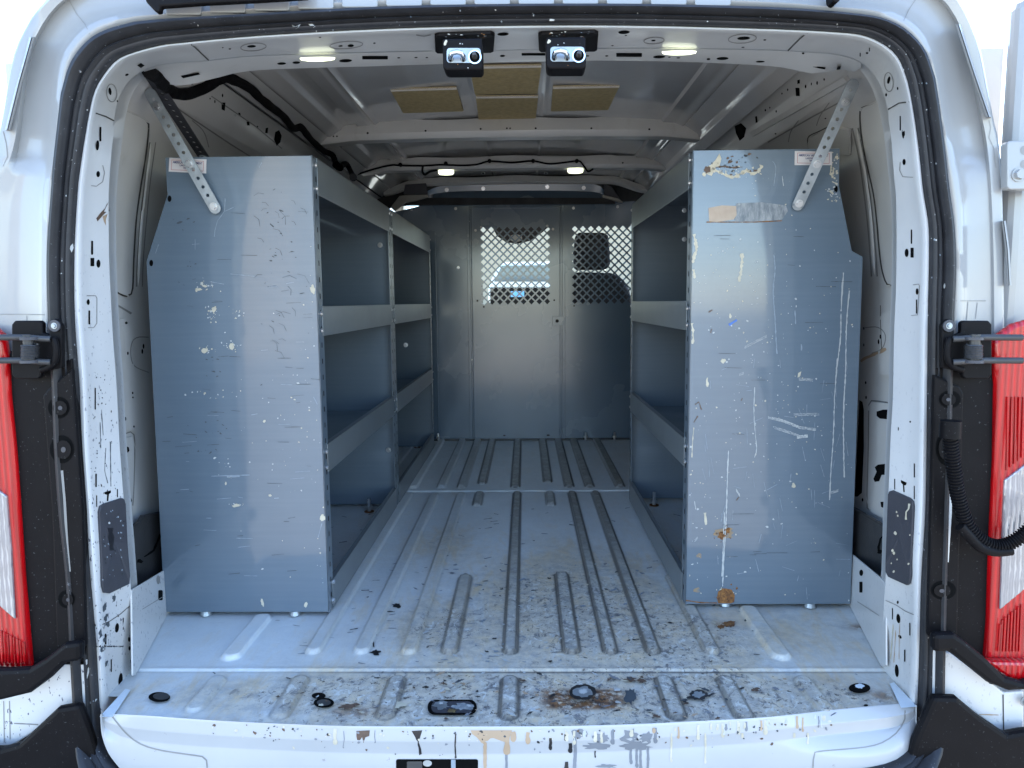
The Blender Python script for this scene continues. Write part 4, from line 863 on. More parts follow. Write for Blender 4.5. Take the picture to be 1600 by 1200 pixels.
# wiring
m_ = MB()
hp = [(233,112,.22),(243,118,.24),(258,134,.27),(270,144,.29),(292,147,.32),(320,137,.38),(347,122,.50),(368,126,.58),(392,139,.70),(405,152,.80),(425,168,.95),(443,182,1.06),(458,200,1.18),(470,199,1.24),(486,218,1.38),(505,235,1.50),(520,243,1.62),(528,262,1.80),(541,256,1.85),(552,277,2.02)]
dense = []
for x, y in crom([(q[0], q[1]) for q in hp], 150):
    d_ = ray(x, y); ds = [bv.ray_cast(CAM, d_) for bv in (WBL, RFB, BWB, hb)]; ds = [q[3] for q in ds if q[0] is not None]
    dense.append((x, y, min(ds) if ds else 2.2))
dd = np.array([q[2] for q in dense]); dd = np.minimum(dd, np.convolve(np.pad(dd, 6, 'edge'), np.ones(13)/13, 'valid'))
dense = [CAM + ray(q[0], q[1])*(float(v)-.016) for q, v in zip(dense, dd)]
m_.tube(dense, .012, 'foam_black', 10, rf=lambda i: (.0145 - .004*i/len(dense))*(1+.16*mnoise.noise(Vector((i*.21, 0, 0)))))
tag(m_.build('wiring_harness', van, smooth=True, angle=80), 'thick black wrapped cable along the left roof edge')
m_ = MB()
cp = crom([(552,276),(560,272),(585,264),(612,258),(626,258.5),(660,259),(690,257.5),(720,258.5),(745,257),(765,252),(800,254),(832,251.5),(860,256),(901,251.5),(908,254),(914,262),(919,268),(927,264)], 120)
m_.tube([PY(x, y, 2.078) for x, y in cp], .0042, 'foam_black', 6); m_.tube([PY(x, y, 2.078) for x, y in crom([(661,259),(660,268),(664,273),(672,268),(684,266)], 20)], .005, 'foam_black', 6)
for x, y in ((626,258),(697,256),(765,252),(833,252),(901,252)): m_.cyl(PY(x, y, 2.084), (0, -1, 0), .009, .014, 'foam_black', 8)
m_.build('wiring_cable', van, smooth=True, angle=80)
# door strikers hanging from the header
def striker(x0, lab, dy=0):
    p = MB(); plate = [(x0-8, 52+dy), (x0-3, 50+dy), (x0+80, 47+dy), (x0+86, 50+dy), (x0+84, 75+dy), (x0+80, 77+dy), (x0-4, 78+dy), (x0-7, 75+dy)]
    plate = [(p_[0], min(p_[1], 76.3 if x0 > 800 else 80)) for p_ in plate]
    mark(p, fb, plate, 'black_plastic', .001, .006)
    for _ in range(12): r = random.uniform(.6, 1.6); mark(p, p.bvh(), ell(x0+random.uniform(5, 75), 52+dy+random.uniform(0, 8), r*1.5, r*.7, 0, 7, .4), random.choice(['white_splat', 'scratch_light', 'rust']))
    o = p.build('striker_plate', van, bevel=.001); tag(o, lab)
    b = MB(); y = -.035; bx = [(x0+4, 60+dy), (x0+66, 59+dy), (x0+67, 106+dy), (x0+63, 109.5+dy), (x0+10, 110+dy), (x0+5, 105+dy)]
    b.prism([PY(q[0], q[1], y) for q in bx], (0, .045, 0), 'black_plastic'); bb = b.bvh()
    mark(b, bb, ell(x0+9, 67+dy, 2.4, 4, 20, 10, .3), 'cream_paint')
    for _ in range(8): mark(b, bb, ell(x0+random.uniform(10, 60), 62+dy+random.uniform(0, 44), 1, .8, 0, 6, .3), random.choice(['white_splat', 'rust']))
    b.build('striker_box', o, bevel=.004, seg=3, smooth=True)
    c = MB(); c.prism([PY(q[0], q[1], y-.0012) for q in rrect(x0+11, 75+dy, x0+64, 98+dy, 5)], (0, .002, 0), 'zinc_steel')
    for cx in (x0+17, x0+37): c.add([PY(q[0], q[1], y-.0022) for q in ell(cx, 92+dy, 4.4, 5)], [tuple(range(18))], 'hole_black')
    c.tube([PY(q[0], q[1], yy) for q, yy in (((x0+17, 94+dy), y), ((x0+17, 88+dy), y-.012), ((x0+19, 83+dy), y-.018), ((x0+27, 81+dy), y-.020), ((x0+34, 83+dy), y-.018), ((x0+37, 88+dy), y-.012), ((x0+37, 94+dy), y))], .0042, 'chrome', 10)
    ce = PY(x0+55, 90+dy, y); c.cyl(ce, (0, -1, 0), .0115, .004, 'chrome', 24); c.cyl(ce + Vector((0, -.0041, 0)), (0, -1, 0), .009, .001, 'hole_black', 20); c.cyl(ce, (0, -1, 0), .0055, .022, 'dark_steel', 16, .003)
    c.build('striker_loop', o, smooth=True, angle=40)
striker(687, 'black door striker with a chrome loop, on the left of the pair')
striker(849, 'black door striker with a chrome loop, on the right of the pair', -2)

# ---- outer skin: roof, underbody and cab
m_ = MB()
for z0, z1, y0, y1 in ((1.50, 1.52, .20, 3.75),): m_.box((-.80, y0, z0), (.80, y1, z1), 'white_body_paint'); m_.box((-.96, 2.78, z0-.002), (.96, y1-.01, z1-.004), 'white_body_paint')
m_.box((-1.0, .02, -.10), (1.0, 4.9, -.05), 'charcoal_plate')
for sg in (-1, 1):
    m_.box((sg*.98 if sg > 0 else -1.02, 2.80, -.2), (1.02 if sg > 0 else -.98, 4.95, .52), 'white_body_paint')
    m_.box((sg*.93 if sg > 0 else -1.01, 2.75, .5), (1.01 if sg > 0 else -.93, 3.0, 1.5), 'cab_trim')
    m_.prism([(sg*.95, 4.35, .55), (sg*.95, 4.43, .55), (sg*.82, 3.80, 1.48), (sg*.82, 3.68, 1.48)], (sg*-.06, 0, 0), 'cab_trim')
m_.box((-1.0, 4.9, -.3), (1.0, 4.95, .5), 'white_body_paint'); m_.prism([(-1.0, 4.5, .50), (-1.0, 4.95, .42), (-1.0, 4.95, .38), (-1.0, 4.5, .45)], (2.0, 0, 0), 'white_body_paint')
tag(m_.build('cab_body', van, bevel=.01), 'white cab body and roof beyond the partition')
m_ = MB(); m_.prism([(-.93, 3.95, .0), (-.93, 3.95, .55), (-.93, 4.05, .66), (-.93, 4.40, .62), (-.93, 4.6, .45), (-.93, 4.6, 0)], (1.86, 0, 0), 'cab_dark')
m_.box((-.93, 2.8, 1.44), (.93, 3.7, 1.455), 'cab_trim'); m_.box((-.95, 2.8, -.04), (.95, 4.9, 0), 'cab_dark'); m_.build('dashboard', van, bevel=.02)
m_ = MB(); m_.add([(-.93, 4.42, .58), (.93, 4.42, .58), (.82, 3.74, 1.46), (-.82, 3.74, 1.46)], [(0, 1, 2, 3)], 'window_glass'); m_.build('windscreen', van)
m_ = MB(); q = [(765,330),(870,330),(862,350),(846,364),(828,376),(808,381),(790,378),(776,368),(768,352)]
m_.prism([PY(p[0], p[1], 3.60) for p in q], (0, .03, 0), 'cab_dark'); m_.tube([PY(815, 340, 3.62), PY(815, 320, 3.66), Vector((PY(815, 320, 3.66).x, 3.70, 1.45))], .012, 'cab_dark', 8); m_.prism([PY(p[0], p[1], 3.595) for p in ell(806,372,10,6)], (0, .004, 0), 'cab_trim')
tag(m_.build('cab_mirror', van, bevel=.006), 'dark rounded mirror hanging at the top of the windscreen')

# ================================================================== SEAT
seat = empty('passenger_seat', (PY(930, 600, 3.25).x, 3.25, 0), 'black passenger seat with headrest seen through the right mesh window', 'car seat')
m_ = MB(); hx = [(900,366),(905,363),(946,363),(951,368),(953,390),(954,412),(950,420),(944,421),(902,421),(897,418),(896,395)]
m_.prism([PY(p[0], p[1], 3.20) for p in hx], (0, .11, 0), 'fabric_black'); m_.build('headrest', seat, bevel=.02, seg=4, smooth=True)
m_ = MB(); bx = [(870,440),(890,428),(905,425),(955,426),(968,431),(976,438),(984,452),(990,475),(994,640),(870,640)]
m_.prism([PY(p[0], p[1], 3.16) for p in bx], (0, .15, 0), 'fabric_black'); m_.build('backrest', seat, bevel=.03, seg=4, smooth=True)
for x in (906, 944): m_ = MB(); m_.cyl(PY(x, 430, 3.25), (0, 0, 1), .007, .06, 'chrome', 10); m_.build('headrest_post', seat)
m_ = MB(); c = seat.location; m_.box((c.x-.26, 3.22, .18), (c.x+.26, 3.75, .36), 'fabric_black'); m_.build('seat_cushion', seat, bevel=.04, seg=4)
m_ = MB(); m_.box((c.x-.22, 3.25, .0), (c.x+.22, 3.7, .18), 'cab_dark'); m_.build('seat_base', seat, bevel=.01)
# ================================================================== PARTITION
part = empty('bulkhead_partition', (0, 2.73, 0), 'grey steel partition with two diamond mesh windows at the far end of the load bay', 'partition')
def mesh_sheet(name, outer, win, nx_, mat='partition_enamel', Y=2.73, hole=.74):
    """a sheet with one rectangular field of diamond holes"""
    x0, x1, z0, z1 = outer; wx0, wx1, wz0, wz1 = win; m_ = MB(); p = (wx1-wx0)/nx_; nz = round((wz1-wz0)/p); wz0 = wz1 - nz*p
    m_.add([(x0, Y, z0), (x1, Y, z0), (x1, Y, wz0), (x0, Y, wz0)], [(0, 1, 2, 3)], mat); m_.add([(x0, Y, wz1), (x1, Y, wz1), (x1, Y, z1), (x0, Y, z1)], [(0, 1, 2, 3)], mat)
    m_.add([(x0, Y, wz0), (wx0, Y, wz0), (wx0, Y, wz1), (x0, Y, wz1)], [(0, 1, 2, 3)], mat); m_.add([(wx1, Y, wz0), (x1, Y, wz0), (x1, Y, wz1), (wx1, Y, wz1)], [(0, 1, 2, 3)], mat)
    D = [(1, 0), (0, 1), (-1, 0), (0, -1)]; h = p/2
    for i in range(2*nx_+1):
        for j in range(2*nz+1):
            if (i+j) % 2: continue
            cx, cz = wx0 + i*h, wz0 + j*h
            edge_ = i in (0, 2*nx_) or j in (0, 2*nz)
            out = [(cx+h*a, cz+h*b) for a, b in D]
            if edge_:
                pts = [(a, b) for a, b in out if wx0-1e-6 <= a <= wx1+1e-6 and wz0-1e-6 <= b <= wz1+1e-6]
                if (i in (0, 2*nx_)) and (j in (0, 2*nz)): pts = pts + [(cx, cz)]
                pts = [(a, b) for a, b in pts]
                if len(pts) >= 3:
                    mx_ = sum(a for a, b in pts)/len(pts); mz = sum(b for a, b in pts)/len(pts); pts.sort(key=lambda q: math.atan2(q[1]-mz, q[0]-mx_))
                    m_.add([(a, Y, b) for a, b in pts], [tuple(range(len(pts)))], mat)
            else:
                inn = [(cx+h*hole*a, cz+h*hole*b) for a, b in D]
                m_.add([(a, Y, b) for a, b in out] + [(a, Y, b) for a, b in inn], [(k, (k+1) % 4, 4+(k+1) % 4, 4+k) for k in range(4)], mat)
    return m_
def pz(px, py): p = PY(px, py, 2.73); return p.x, p.z
ztop = pz(800, 317)[1]; zbot = .012
xd0, xd1 = pz(735, 500)[0], pz(880, 500)[0]
w1 = (pz(749.5, 400)[0], pz(861, 400)[0], pz(800, 478.5)[1], pz(800, 352.5)[1])
m_ = mesh_sheet('door', (xd0, xd1, zbot, ztop-.01), w1, 9, Y=2.726)
db_ = m_.bvh()
for x, y in ((752,355),(743,360),(732,346),(855,353),(864,358)): m_.add([PY(q[0], q[1], 2.7245) for q in ell(x, y, 2, 2)], [tuple(range(18))], 'white_splat')
for x, y in ((746,470),(756,479.5),(866,469)): m_.add([PY(q[0], q[1], 2.7245) for q in ell(x, y, 1.4, 1.4)], [tuple(range(18))], H)
tag(m_.build('door_panel', part, solid=.003), 'centre door panel with mesh window')
w2 = (pz(892, 400)[0], pz(892, 400)[0] + (w1[1]-w1[0]), w1[2], pz(940, 351)[1])
m_ = mesh_sheet('side', (xd1+.004, .92, zbot, ztop), w2, 9)
m_.add([PY(q[0], q[1], 2.7275) for q in ell(897, 478, 1.2, 1.2)], [tuple(range(18))], H)
tag(m_.build('side_panel', part, solid=.003), 'right hand panel with mesh window')
m_ = MB(); m_.prism([(-.92, 2.73, zbot), (xd0-.004, 2.73, zbot), (xd0-.004, 2.73, ztop), (pz(668, 318)[0], 2.73, ztop), (-.92, 2.73, 1.20)], (0, .003, 0), 'partition_enamel'); tag(m_.build('side_panel', part), 'plain left hand panel')
m_ = MB()
for x, w_ in ((xd0-.004, .016), (xd0+.012, .005), (xd1-.016, .008), (xd1+.002, .016)): m_.box((x-w_/2, 2.716, zbot), (x+w_/2, 2.732, ztop-.004), 'partition_enamel')
m_.box((xd0, 2.718, ztop-.03), (xd1, 2.728, ztop-.02), 'partition_enamel'); m_.box((-.92, 2.712, -.002), (.92, 2.735, .012), 'dark_steel')
m_.box((pz(684,600)[0]-.004, 2.722, zbot), (pz(684,600)[0]+.004, 2.731, ztop-.15), 'partition_enamel')
m_.build('panel_flange', part, bevel=.002)
m_ = MB(); m_.prism([PY(p[0], p[1], 2.712) for p in [(863,494),(880,494),(880,509),(863,509)]], (0, .01, 0), 'partition_enamel'); m_.add([PY(q[0], q[1], 2.711) for q in ell(870.5, 501.5, 2.6, 2.6)], [tuple(range(18))], H); m_.build('door_latch', part, bevel=.001)
m_ = MB(); m_.prism([(xd1+.002, 2.712, pz(880,325)[1]), (xd1+.013, 2.712, pz(880,325)[1]), (xd1+.013, 2.712, pz(880,408)[1]), (xd1+.002, 2.712, pz(880,408)[1])], (0, .008, 0), 'partition_enamel'); m_.build('door_hinge', part)
for (x, y) in ((643,327),(712,326),(896,325),(965,323),(716,418),(737,562)):
    b = MB(); b.bolt(PY(x, y, 2.728), (0, -1, 0), .006); b.build('bolt', part)
for (x, y) in ((915,692),(960,692),(685,692)):
    b = MB(); c = PY(x, y, 2.70); c.z = .0; b.cyl(c, (0, 0, 1), .006, .05, 'bolt_steel', 10); b.cyl(c + Vector((0, 0, .02)), (0, 0, 1), .011, .009, 'bolt_steel', 6); b.build('bolt', part)
for poly, mt in ((ell(856.5, 680, 2.6, 1.4), H), (ell(788, 680.5, 2, 1.2), H)):
    b = MB(); b.add([PY(q[0], q[1], 2.7235) for q in poly], [tuple(range(18))], mt); b.build('drain_hole', part)

# ================================================================== SHELVES
T = .0025
def shelf_unit(name, sg, xin, y0, y1, label, front_px=None, group='steel shelving units', lips=None, frontpanel=True):
    u = empty(name, (sg*(xin+.2), (y0+y1)/2, 0), label, 'shelving unit', group)
    zt = ZTL
    if front_px: prof_ = [PY(p[0], p[1], y0) for p in front_px]
    else: prof_ = [Vector((sg*a, y0, b)) for a, b in ((xin, zt), (xin+.40, zt), (xin+.40, 1.06), (xin+.44, .88), (xin+.44, .012), (xin, .012))]
    e_ = MB(); e_.prism(prof_, (0, T, 0), 'shelf_enamel'); eb = e_.bvh()
    return u, e_, eb, prof_
def add_bay(u, sg, xin, y0, y1, prof_, zt, zl, back=True):
    xs_ = sorted(abs(p.x) for p in prof_); xo = xs_[-1]-.006
    # inner end sheet (far side)
    f = MB(); f.prism([Vector((p.x, y1-T, p.z)) for p in prof_], (0, T, 0), 'shelf_enamel'); f.build('end_panel', u)
    # folded posts
    for ya_, yb_ in ((y0, y0+.045), (y1-.042, y1)):
        p_ = MB(); p_.box((min(sg*xin, sg*(xin+.002)), ya_, .012), (max(sg*xin, sg*(xin+.002)), yb_, zt), 'shelf_enamel')
        n = 27
        for k in range(n):
            z = .05 + k*(zt-.1)/(n-1); yc = (ya_+yb_)/2
            p_.add([(sg*(xin-.0006), yc-.003, z-.006), (sg*(xin-.0006), yc+.003, z-.006), (sg*(xin-.0006), yc+.003, z+.006), (sg*(xin-.0006), yc-.003, z+.006)], [(0, 1, 2, 3)], H)
        p_.build('post', u)
    # back sheet: vertical, then leaning in
    if back:
        b_ = MB(); zz = sorted([(p.z, abs(p.x)) for p in prof_ if abs(p.x) > xin + .2])
        L0_ = [Vector((sg*(x-.004), y0+T, z)) for z, x in zz]; L1_ = [Vector((sg*(x-.004), y1-T, z)) for z, x in zz]; b_.loft([L0_, L1_], 'shelf_enamel'); b_.build('back_panel', u, solid=.002)
    for i, (za, zb_) in enumerate(zl):
        s_ = MB(); zs = zb_ + .012 if i < len(zl)-1 else zb_+.002
        out = xo if za < .9 else min(abs(prof_[1].x), xin + .40) - .008
        if i == 0: zs = za - .004
        if i < len(zl)-1: s_.box((min(sg*xin, sg*(out-.01)), y0+.004, zs), (max(sg*xin, sg*(out-.01)), y1-.004, zs+.002), 'shelf_enamel'); s_.build('shelf', u)
        l = MB(); xa = xin - .003
        l.box((min(sg*xa, sg*(xa+.0025)), y0+.03, zb_), (max(sg*xa, sg*(xa+.0025)), y1-.03, za), 'lip_steel')
        l.box((min(sg*xa, sg*(xa+.014)), y0+.03, za-.0025), (max(sg*xa, sg*(xa+.014)), y1-.03, za), 'lip_steel')
        lo_ = l.build('shelf_lip', u, bevel=.001)
        if i in (1, 2, 0):
            for y in (y0+.022, y1-.02):
                for z in (za-.018, zb_+.014):
                    b = MB(); b.bolt((sg*(xin-.001), y, z), (-sg, 0, 0), .0045); b.build('bolt', u)
YL0 = PZ(515, 956, .014).y; YR0 = PZ(1070, 944, .014).y
xl = -PY(501, 600, YL0).x; xr = PY(1076.5, 600, YR0).x
yl0, yl1, yl2 = YL0, PX(615, 560, -xl).y, PX(674, 480, -xl).y
YR1 = PX(985, 560, xr).y; ZTL = PY(487, 243, YL0).z; ZTR = PY(1084, 235, YR0).z
print('shelf', YL0, YR0, yl1, yl2, YR1, xl, xr, ZTL, ZTR)
zl = [(ZTL, ZTL-.085), (PY(502,478,YL0).z, PY(506,526,YL0).z), (PY(512,697,YL0).z, PY(513,742,YL0).z), (.085, .012)]
zr = [(ZTR, ZTR-.085), (PY(1075,470,YR0).z, PY(1073,517,YR0).z), (PY(1071,688,YR0).z, PY(1071,733,YR0).z), (.085, .012)]
LP = [(487,243),(258,243),(261,300),(262,303),(229,407),(229,414),(257,956),(515.5,955)]
uL, eL, ebL, prL = shelf_unit('shelf_unit', -1, xl, yl0, yl1, 'nearest blue grey steel shelving on the left, its scuffed end panel facing the doorway', LP)
for p in prL[:1] + prL[-1:]: p.x = -xl
eL = MB(); prL[0].z = prL[1].z = ZTL; prL[-1].z = prL[-2].z = .014
eL.prism(prL, (0, T, 0), 'shelf_enamel'); ebL = eL.bvh()
def dots(mb, b, cx, cy, sx, sy, n, mats, r0=.5, r1=1.6, el=1.5):
    for _ in range(n):
        r = random.uniform(r0, r1)*random.random()**.4; mark(mb, b, ell(random.gauss(cx, sx), random.gauss(cy, sy), r*random.uniform(.7, el), r, random.uniform(-40, 40), 8, .4), random.choice(mats), .0006)
WS = ['white_splat', 'cream_paint']
for q in (ell(265,310.5,3.2,5), ell(236.5,411,3,5)): mark(eL, ebL, q, H)
for cx, cy, sx, sy, n in ((322,446,10,5,24),(334,490,7,7,22),(374,490,6,5,12),(322,546,7,3,18),(360,541,9,5,16),(333,480,3,3,6),(330,617,18,4,14),(360,720,12,9,8),(370,789,9,2,9),(340,743,20,2,6),(405,600,30,90,14),(480,560,14,120,22),(440,760,40,80,18),(492,830,10,60,16),(470,700,20,60,16)):
    dots(eL, ebL, cx, cy, sx, sy, n, WS, .4, 1.7)
for (x, y, rx_, ry_) in ((320,447,4,2),(311,452,5,2),(335,484,3,5),(320,548,6,3.5),(362,541,4,5),(369,790,6,2.5),(353,755,1.6,2.4),(413,658,2,2),(422,774,3,1.6),(508,786,2.5,7),(504,809,4,5),(497,460,4,8),(489,452,3.5,7),(410,941,2,6),(478,945,2.5,4)): mark(eL, ebL, ell(x, y, rx_, ry_, random.uniform(-20, 20), 14, .3), 'cream_paint', .0006)
for cx, cy, sx, sy, n in ((288,345,8,8,8),(290,425,10,12,8),(335,660,10,6,8),(340,680,12,5,6),(325,705,20,2,6),(333,562,8,1.5,4),(330,585,8,6,5),(430,440,22,60,18),(440,360,10,40,8)): 
    dots(eL, ebL, cx, cy, sx, sy, n, ['scratch_dark'], .5, 1.5, 4)
for pts, w_ in (([(352,310),(351,330),(340,345),(336,360),(335,370)], 1), ([(365,324),(352,330)], .8), ([(248,382),(243,396)], 1), ([(305,374),(305,390)], .8), ([(300,382),(312,381)], .6), ([(330,744),(390,742)], 1.2), ([(355,745),(375,744)], 2), ([(372,855),(391,853)], .8), ([(328,440),(350,444)], .8), ([(360,428),(400,432)], .8), ([(405,262),(409,254)], 1.4), ([(497,840),(503,818)], 1.2), ([(490,620),(496,632)], 1.2)): line(eL, ebL, pts, w_, 'scratch_light', .4, step=4)
for _ in range(70):
    x = random.uniform(250, 500); y = random.uniform(330, 900); l = random.uniform(5, 26); line(eL, ebL, [(x, y), (x+l, y+random.uniform(-2, 2))], random.uniform(.4, .9), random.choice(['scratch_light', 'scratch_dark', 'scratch_dark']), .4, step=4)
for _ in range(26):
    x = random.uniform(395, 470); y = random.uniform(300, 560); l = random.uniform(6, 24); a_ = random.uniform(-.9, .9); line(eL, ebL, [(x, y), (x+l*math.cos(a_)*.5, y+l*math.sin(a_)*.5), (x+l*math.cos(a_+.4), y+l*math.sin(a_+.4))], .6, 'scratch_dark', .4, step=4)
tag(eL.build('end_panel', uL, bevel=.0008), 'scuffed end panel dotted with cream paint')
add_bay(uL, -1, xl, yl0, yl1, prL, ZTL, zl)
uL2, _, _, pr2 = shelf_unit('shelf_unit', -1, xl, yl1+.003, yl2, 'second steel shelving unit on the left, standing against the partition', None)
add_bay(uL2, -1, xl, yl1+.003, yl2, pr2, ZTL, zl)
RP = [(1084,235),(1312,235),(1311,290),(1331,392),(1348,401),(1348,410),(1329,943),(1070,943)]
uR, _, _, prR = shelf_unit('shelf_unit', 1, xr, YR0, YR1, 'steel shelving on the right, its end panel run with cream paint and rust', RP)
prR[0].x = prR[-1].x = xr; prR[0].z = prR[1].z = ZTR; prR[-1].z = prR[-2].z = .014
eR = MB(); eR.prism(prR, (0, T, 0), 'shelf_enamel'); ebR = eR.bvh()
for q in (ell(1306,295.5,3,5.5), ell(1336.5,396,3.4,5)): mark(eR, ebR, q, H)
mark(eR, ebR, [(1107,325),(1128,321),(1150,322),(1151,336),(1146,343),(1120,347),(1108,346)], 'masking_tape', .0008)
mark(eR, ebR, [(1150,318),(1190,316),(1228,321),(1231,330),(1222,343),(1190,346),(1148,345)], 'scuffed_patch', .0006); line(eR, ebR, [(1104,347),(1140,347),(1180,347),(1222,345)], 1.6, 'rust', .5)
mark(eR, ebR, [(1118,250),(1124,240),(1127,248),(1124,260),(1118,262),(1112,275),(1104,272),(1102,262),(1110,258)], 'cream_paint', .0006); mark(eR, ebR, ell(1104,265,5,6,0,14,.4), 'brown_paint', .0007)
line(eR, ebR, crom([(1098,274),(1115,266),(1130,272),(1145,277),(1160,270),(1168,266),(1175,272),(1186,266),(1190,258)], 24), 4.5, 'cream_paint', .7, step=2); line(eR, ebR, [(1112,262),(1130,260),(1146,262),(1160,261)], 2, 'brown_paint', .8, step=2)
dots(eR, ebR, 1148, 255, 16, 8, 30, ['brown_paint', 'scratch_dark', 'black_paint'], .8, 2.6, 2.2); dots(eR, ebR, 1150, 270, 24, 5, 34, WS, .6, 2)
for k in range(10):
    x = 1301+random.uniform(-4, 9); y = 244+k*4.4; line(eR, ebR, [(x, y), (x+random.uniform(-2, 9), y+random.uniform(4, 14))], random.uniform(2, 4.5), 'cream_paint', .6, step=2)
dots(eR, ebR, 1304, 275, 5, 22, 34, WS, .6, 1.8); dots(eR, ebR, 1300, 305, 5, 5, 14, WS, .8, 2)
C_ = 'cream_paint'; S_ = 'white_splat'
for pts, w_, mt in (([(1084,366),(1086,374),(1088,388),(1085,400),(1083,408)], 5, C_), ([(1083,421),(1085,432)], 5, C_), ([(1159,396),(1159,410),(1157,428),(1155,437)], 5, C_), ([(1081,505),(1083,520),(1082,535)], 4, C_), ([(1141,490),(1141,495)], 4, C_), ([(1105,590),(1105,602)], 4, C_),
    ([(1331,352),(1335,368),(1332,388),(1328,408)], 3.2, S_), ([(1342,395),(1337,420),(1335,470),(1334,540),(1334,600),(1335,650),(1334,690),(1331,750),(1330,800),(1328,850),(1328,900),(1326,938)], 3, S_), ([(1318,426),(1316,450),(1314,485)], 3.2, S_), ([(1327,454),(1325,475),(1322,520),(1321,580),(1318,640),(1318,700),(1319,745)], 2.6, S_), ([(1314,490),(1313,530),(1308,570),(1304,620),(1302,680),(1298,740),(1296,780)], 2.4, S_), ([(1308,560),(1305,600)], 2, S_),
    ([(1209,398),(1211,420),(1208,455),(1211,500),(1213,540),(1214,552)], 2, 'scratch_light'), ([(1138,704),(1136,760),(1134,820),(1131,870),(1129,915)], 2.4, S_), ([(1084,668),(1082,690),(1081,714)], 1.6, C_), ([(1179,605),(1178,650),(1182,700),(1179,714)], 1.8, S_), ([(1101,801),(1103,818)], 3.8, C_), ([(1085,783),(1087,795)], 2, S_), ([(1207,252),(1212,262),(1209,290)], 1.4, 'scratch_light'), ([(1222,275),(1224,290)], 1.6, S_), ([(1242,485),(1243,505)], 2, 'scratch_light'), ([(1252,538),(1252,546)], 3, 'scratch_light'), ([(1132,800),(1131,830),(1128,900)], 2, S_)):
    w_ = w_*(.62 if mt == S_ else .8); line(eR, ebR, crom(pts, max(3, len(pts)*4)) if len(pts) > 2 else pts, w_, mt, .55, step=3); x, y = pts[-1]; mark(eR, ebR, ell(x, y, w_*.55, w_*.8, 0, 10, .1), mt, .0007)
for pts, w_ in (([(1200,652),(1222,657),(1250,668),(1275,671)], 2.2), ([(1210,668),(1235,676),(1250,682)], 1.6), ([(1245,683),(1262,681)], 4), ([(1163,543),(1180,534),(1198,525)], 1.2), ([(1248,592),(1270,594)], 1.6), ([(1240,648),(1280,647)], 1.2), ([(1298,770),(1310,766)], 1.8), ([(1150,765),(1156,774)], 2), ([(1085,845),(1090,840)], 1.5), ([(1155,585),(1162,583)], 1.2)): [line(eR, ebR, [(p_[0], p_[1]+o_) for p_ in pts], w_*.35, 'white_splat', .8, step=2) for o_ in (-1.5, 0, 1.6)]
line(eR, ebR, [(1139,508),(1145,504),(1151,500)], 3.4, 'blue_paint', .3)
mark(eR, ebR, [(1247,583),(1252,580),(1250,588),(1246,590)], C_); mark(eR, ebR, ell(1130,564,4,4,0,12,.3), C_); mark(eR, ebR, ell(1240,759,3,4,0,12,.3), C_)
mark(eR, ebR, ell(1132,833,15,9,0,26,.25), 'rust_stain', .0004); mark(eR, ebR, ell(1127,837,6,5,0,14,.4), 'rust', .0006); mark(eR, ebR, ell(1136,829,4,5,0,14,.4), 'rust', .0006); dots(eR, ebR, 1131, 834, 8, 5, 16, ['rust', 'brown_paint'], .8, 2)
mark(eR, ebR, [(1122,924),(1130,919),(1143,921),(1148,930),(1147,941),(1140,942.5),(1122,942.5),(1120,934)], 'rust', .0008); dots(eR, ebR, 1133, 926, 8, 5, 26, ['brown_paint', 'rust', 'cream_paint'], .8, 2.4); line(eR, ebR, [(1072,938),(1095,941.5),(1120,942)], 2, 'rust', .5)
mark(eR, ebR, ell(1088,922,5,4,0,12,.4), 'rust_stain', .0006); mark(eR, ebR, ell(1093,868,4,4,0,12,.4), 'rust_stain', .0006)
for pts in ([(1086,632),(1092,628),(1096,640)], [(1084,660),(1090,650)], [(1150,782),(1155,776)], [(1107,488),(1113,484)], [(1110,520),(1112,514)], [(1158,626),(1160,622)]): line(eR, ebR, pts, 1.6, 'brown_paint', .5, step=2)
dots(eR, ebR, 1170, 640, 60, 160, 240, WS + ['white_splat'], .4, 1.6); dots(eR, ebR, 1270, 650, 45, 180, 90, WS, .35, 1.3); dots(eR, ebR, 1170, 420, 50, 70, 60, WS, .4, 1.4); dots(eR, ebR, 1085, 800, 5, 90, 26, WS, .6, 1.8)
for _ in range(60):
    x = random.uniform(1095, 1330); y = random.uniform(560, 930); l = random.uniform(8, 30); a_ = random.uniform(1.2, 1.9) if random.random() < .7 else random.uniform(-.5, .5); line(eR, ebR, [(x, y), (x+l*math.cos(a_), y+l*math.sin(a_))], random.uniform(.4, .9), 'scratch_light', .4, step=4)
for _ in range(20):
    x = random.uniform(1100, 1310); y = random.uniform(360, 900); l = random.uniform(10, 34); line(eR, ebR, [(x, y), (x+l, y+random.uniform(-1, 1))], .7, 'scratch_dark', .4, step=4)
tag(eR.build('end_panel', uR, bevel=.0008), 'end panel with cream drips, tape patch and rust')
add_bay(uR, 1, xr, YR0, YR1, prR, ZTR, zr)
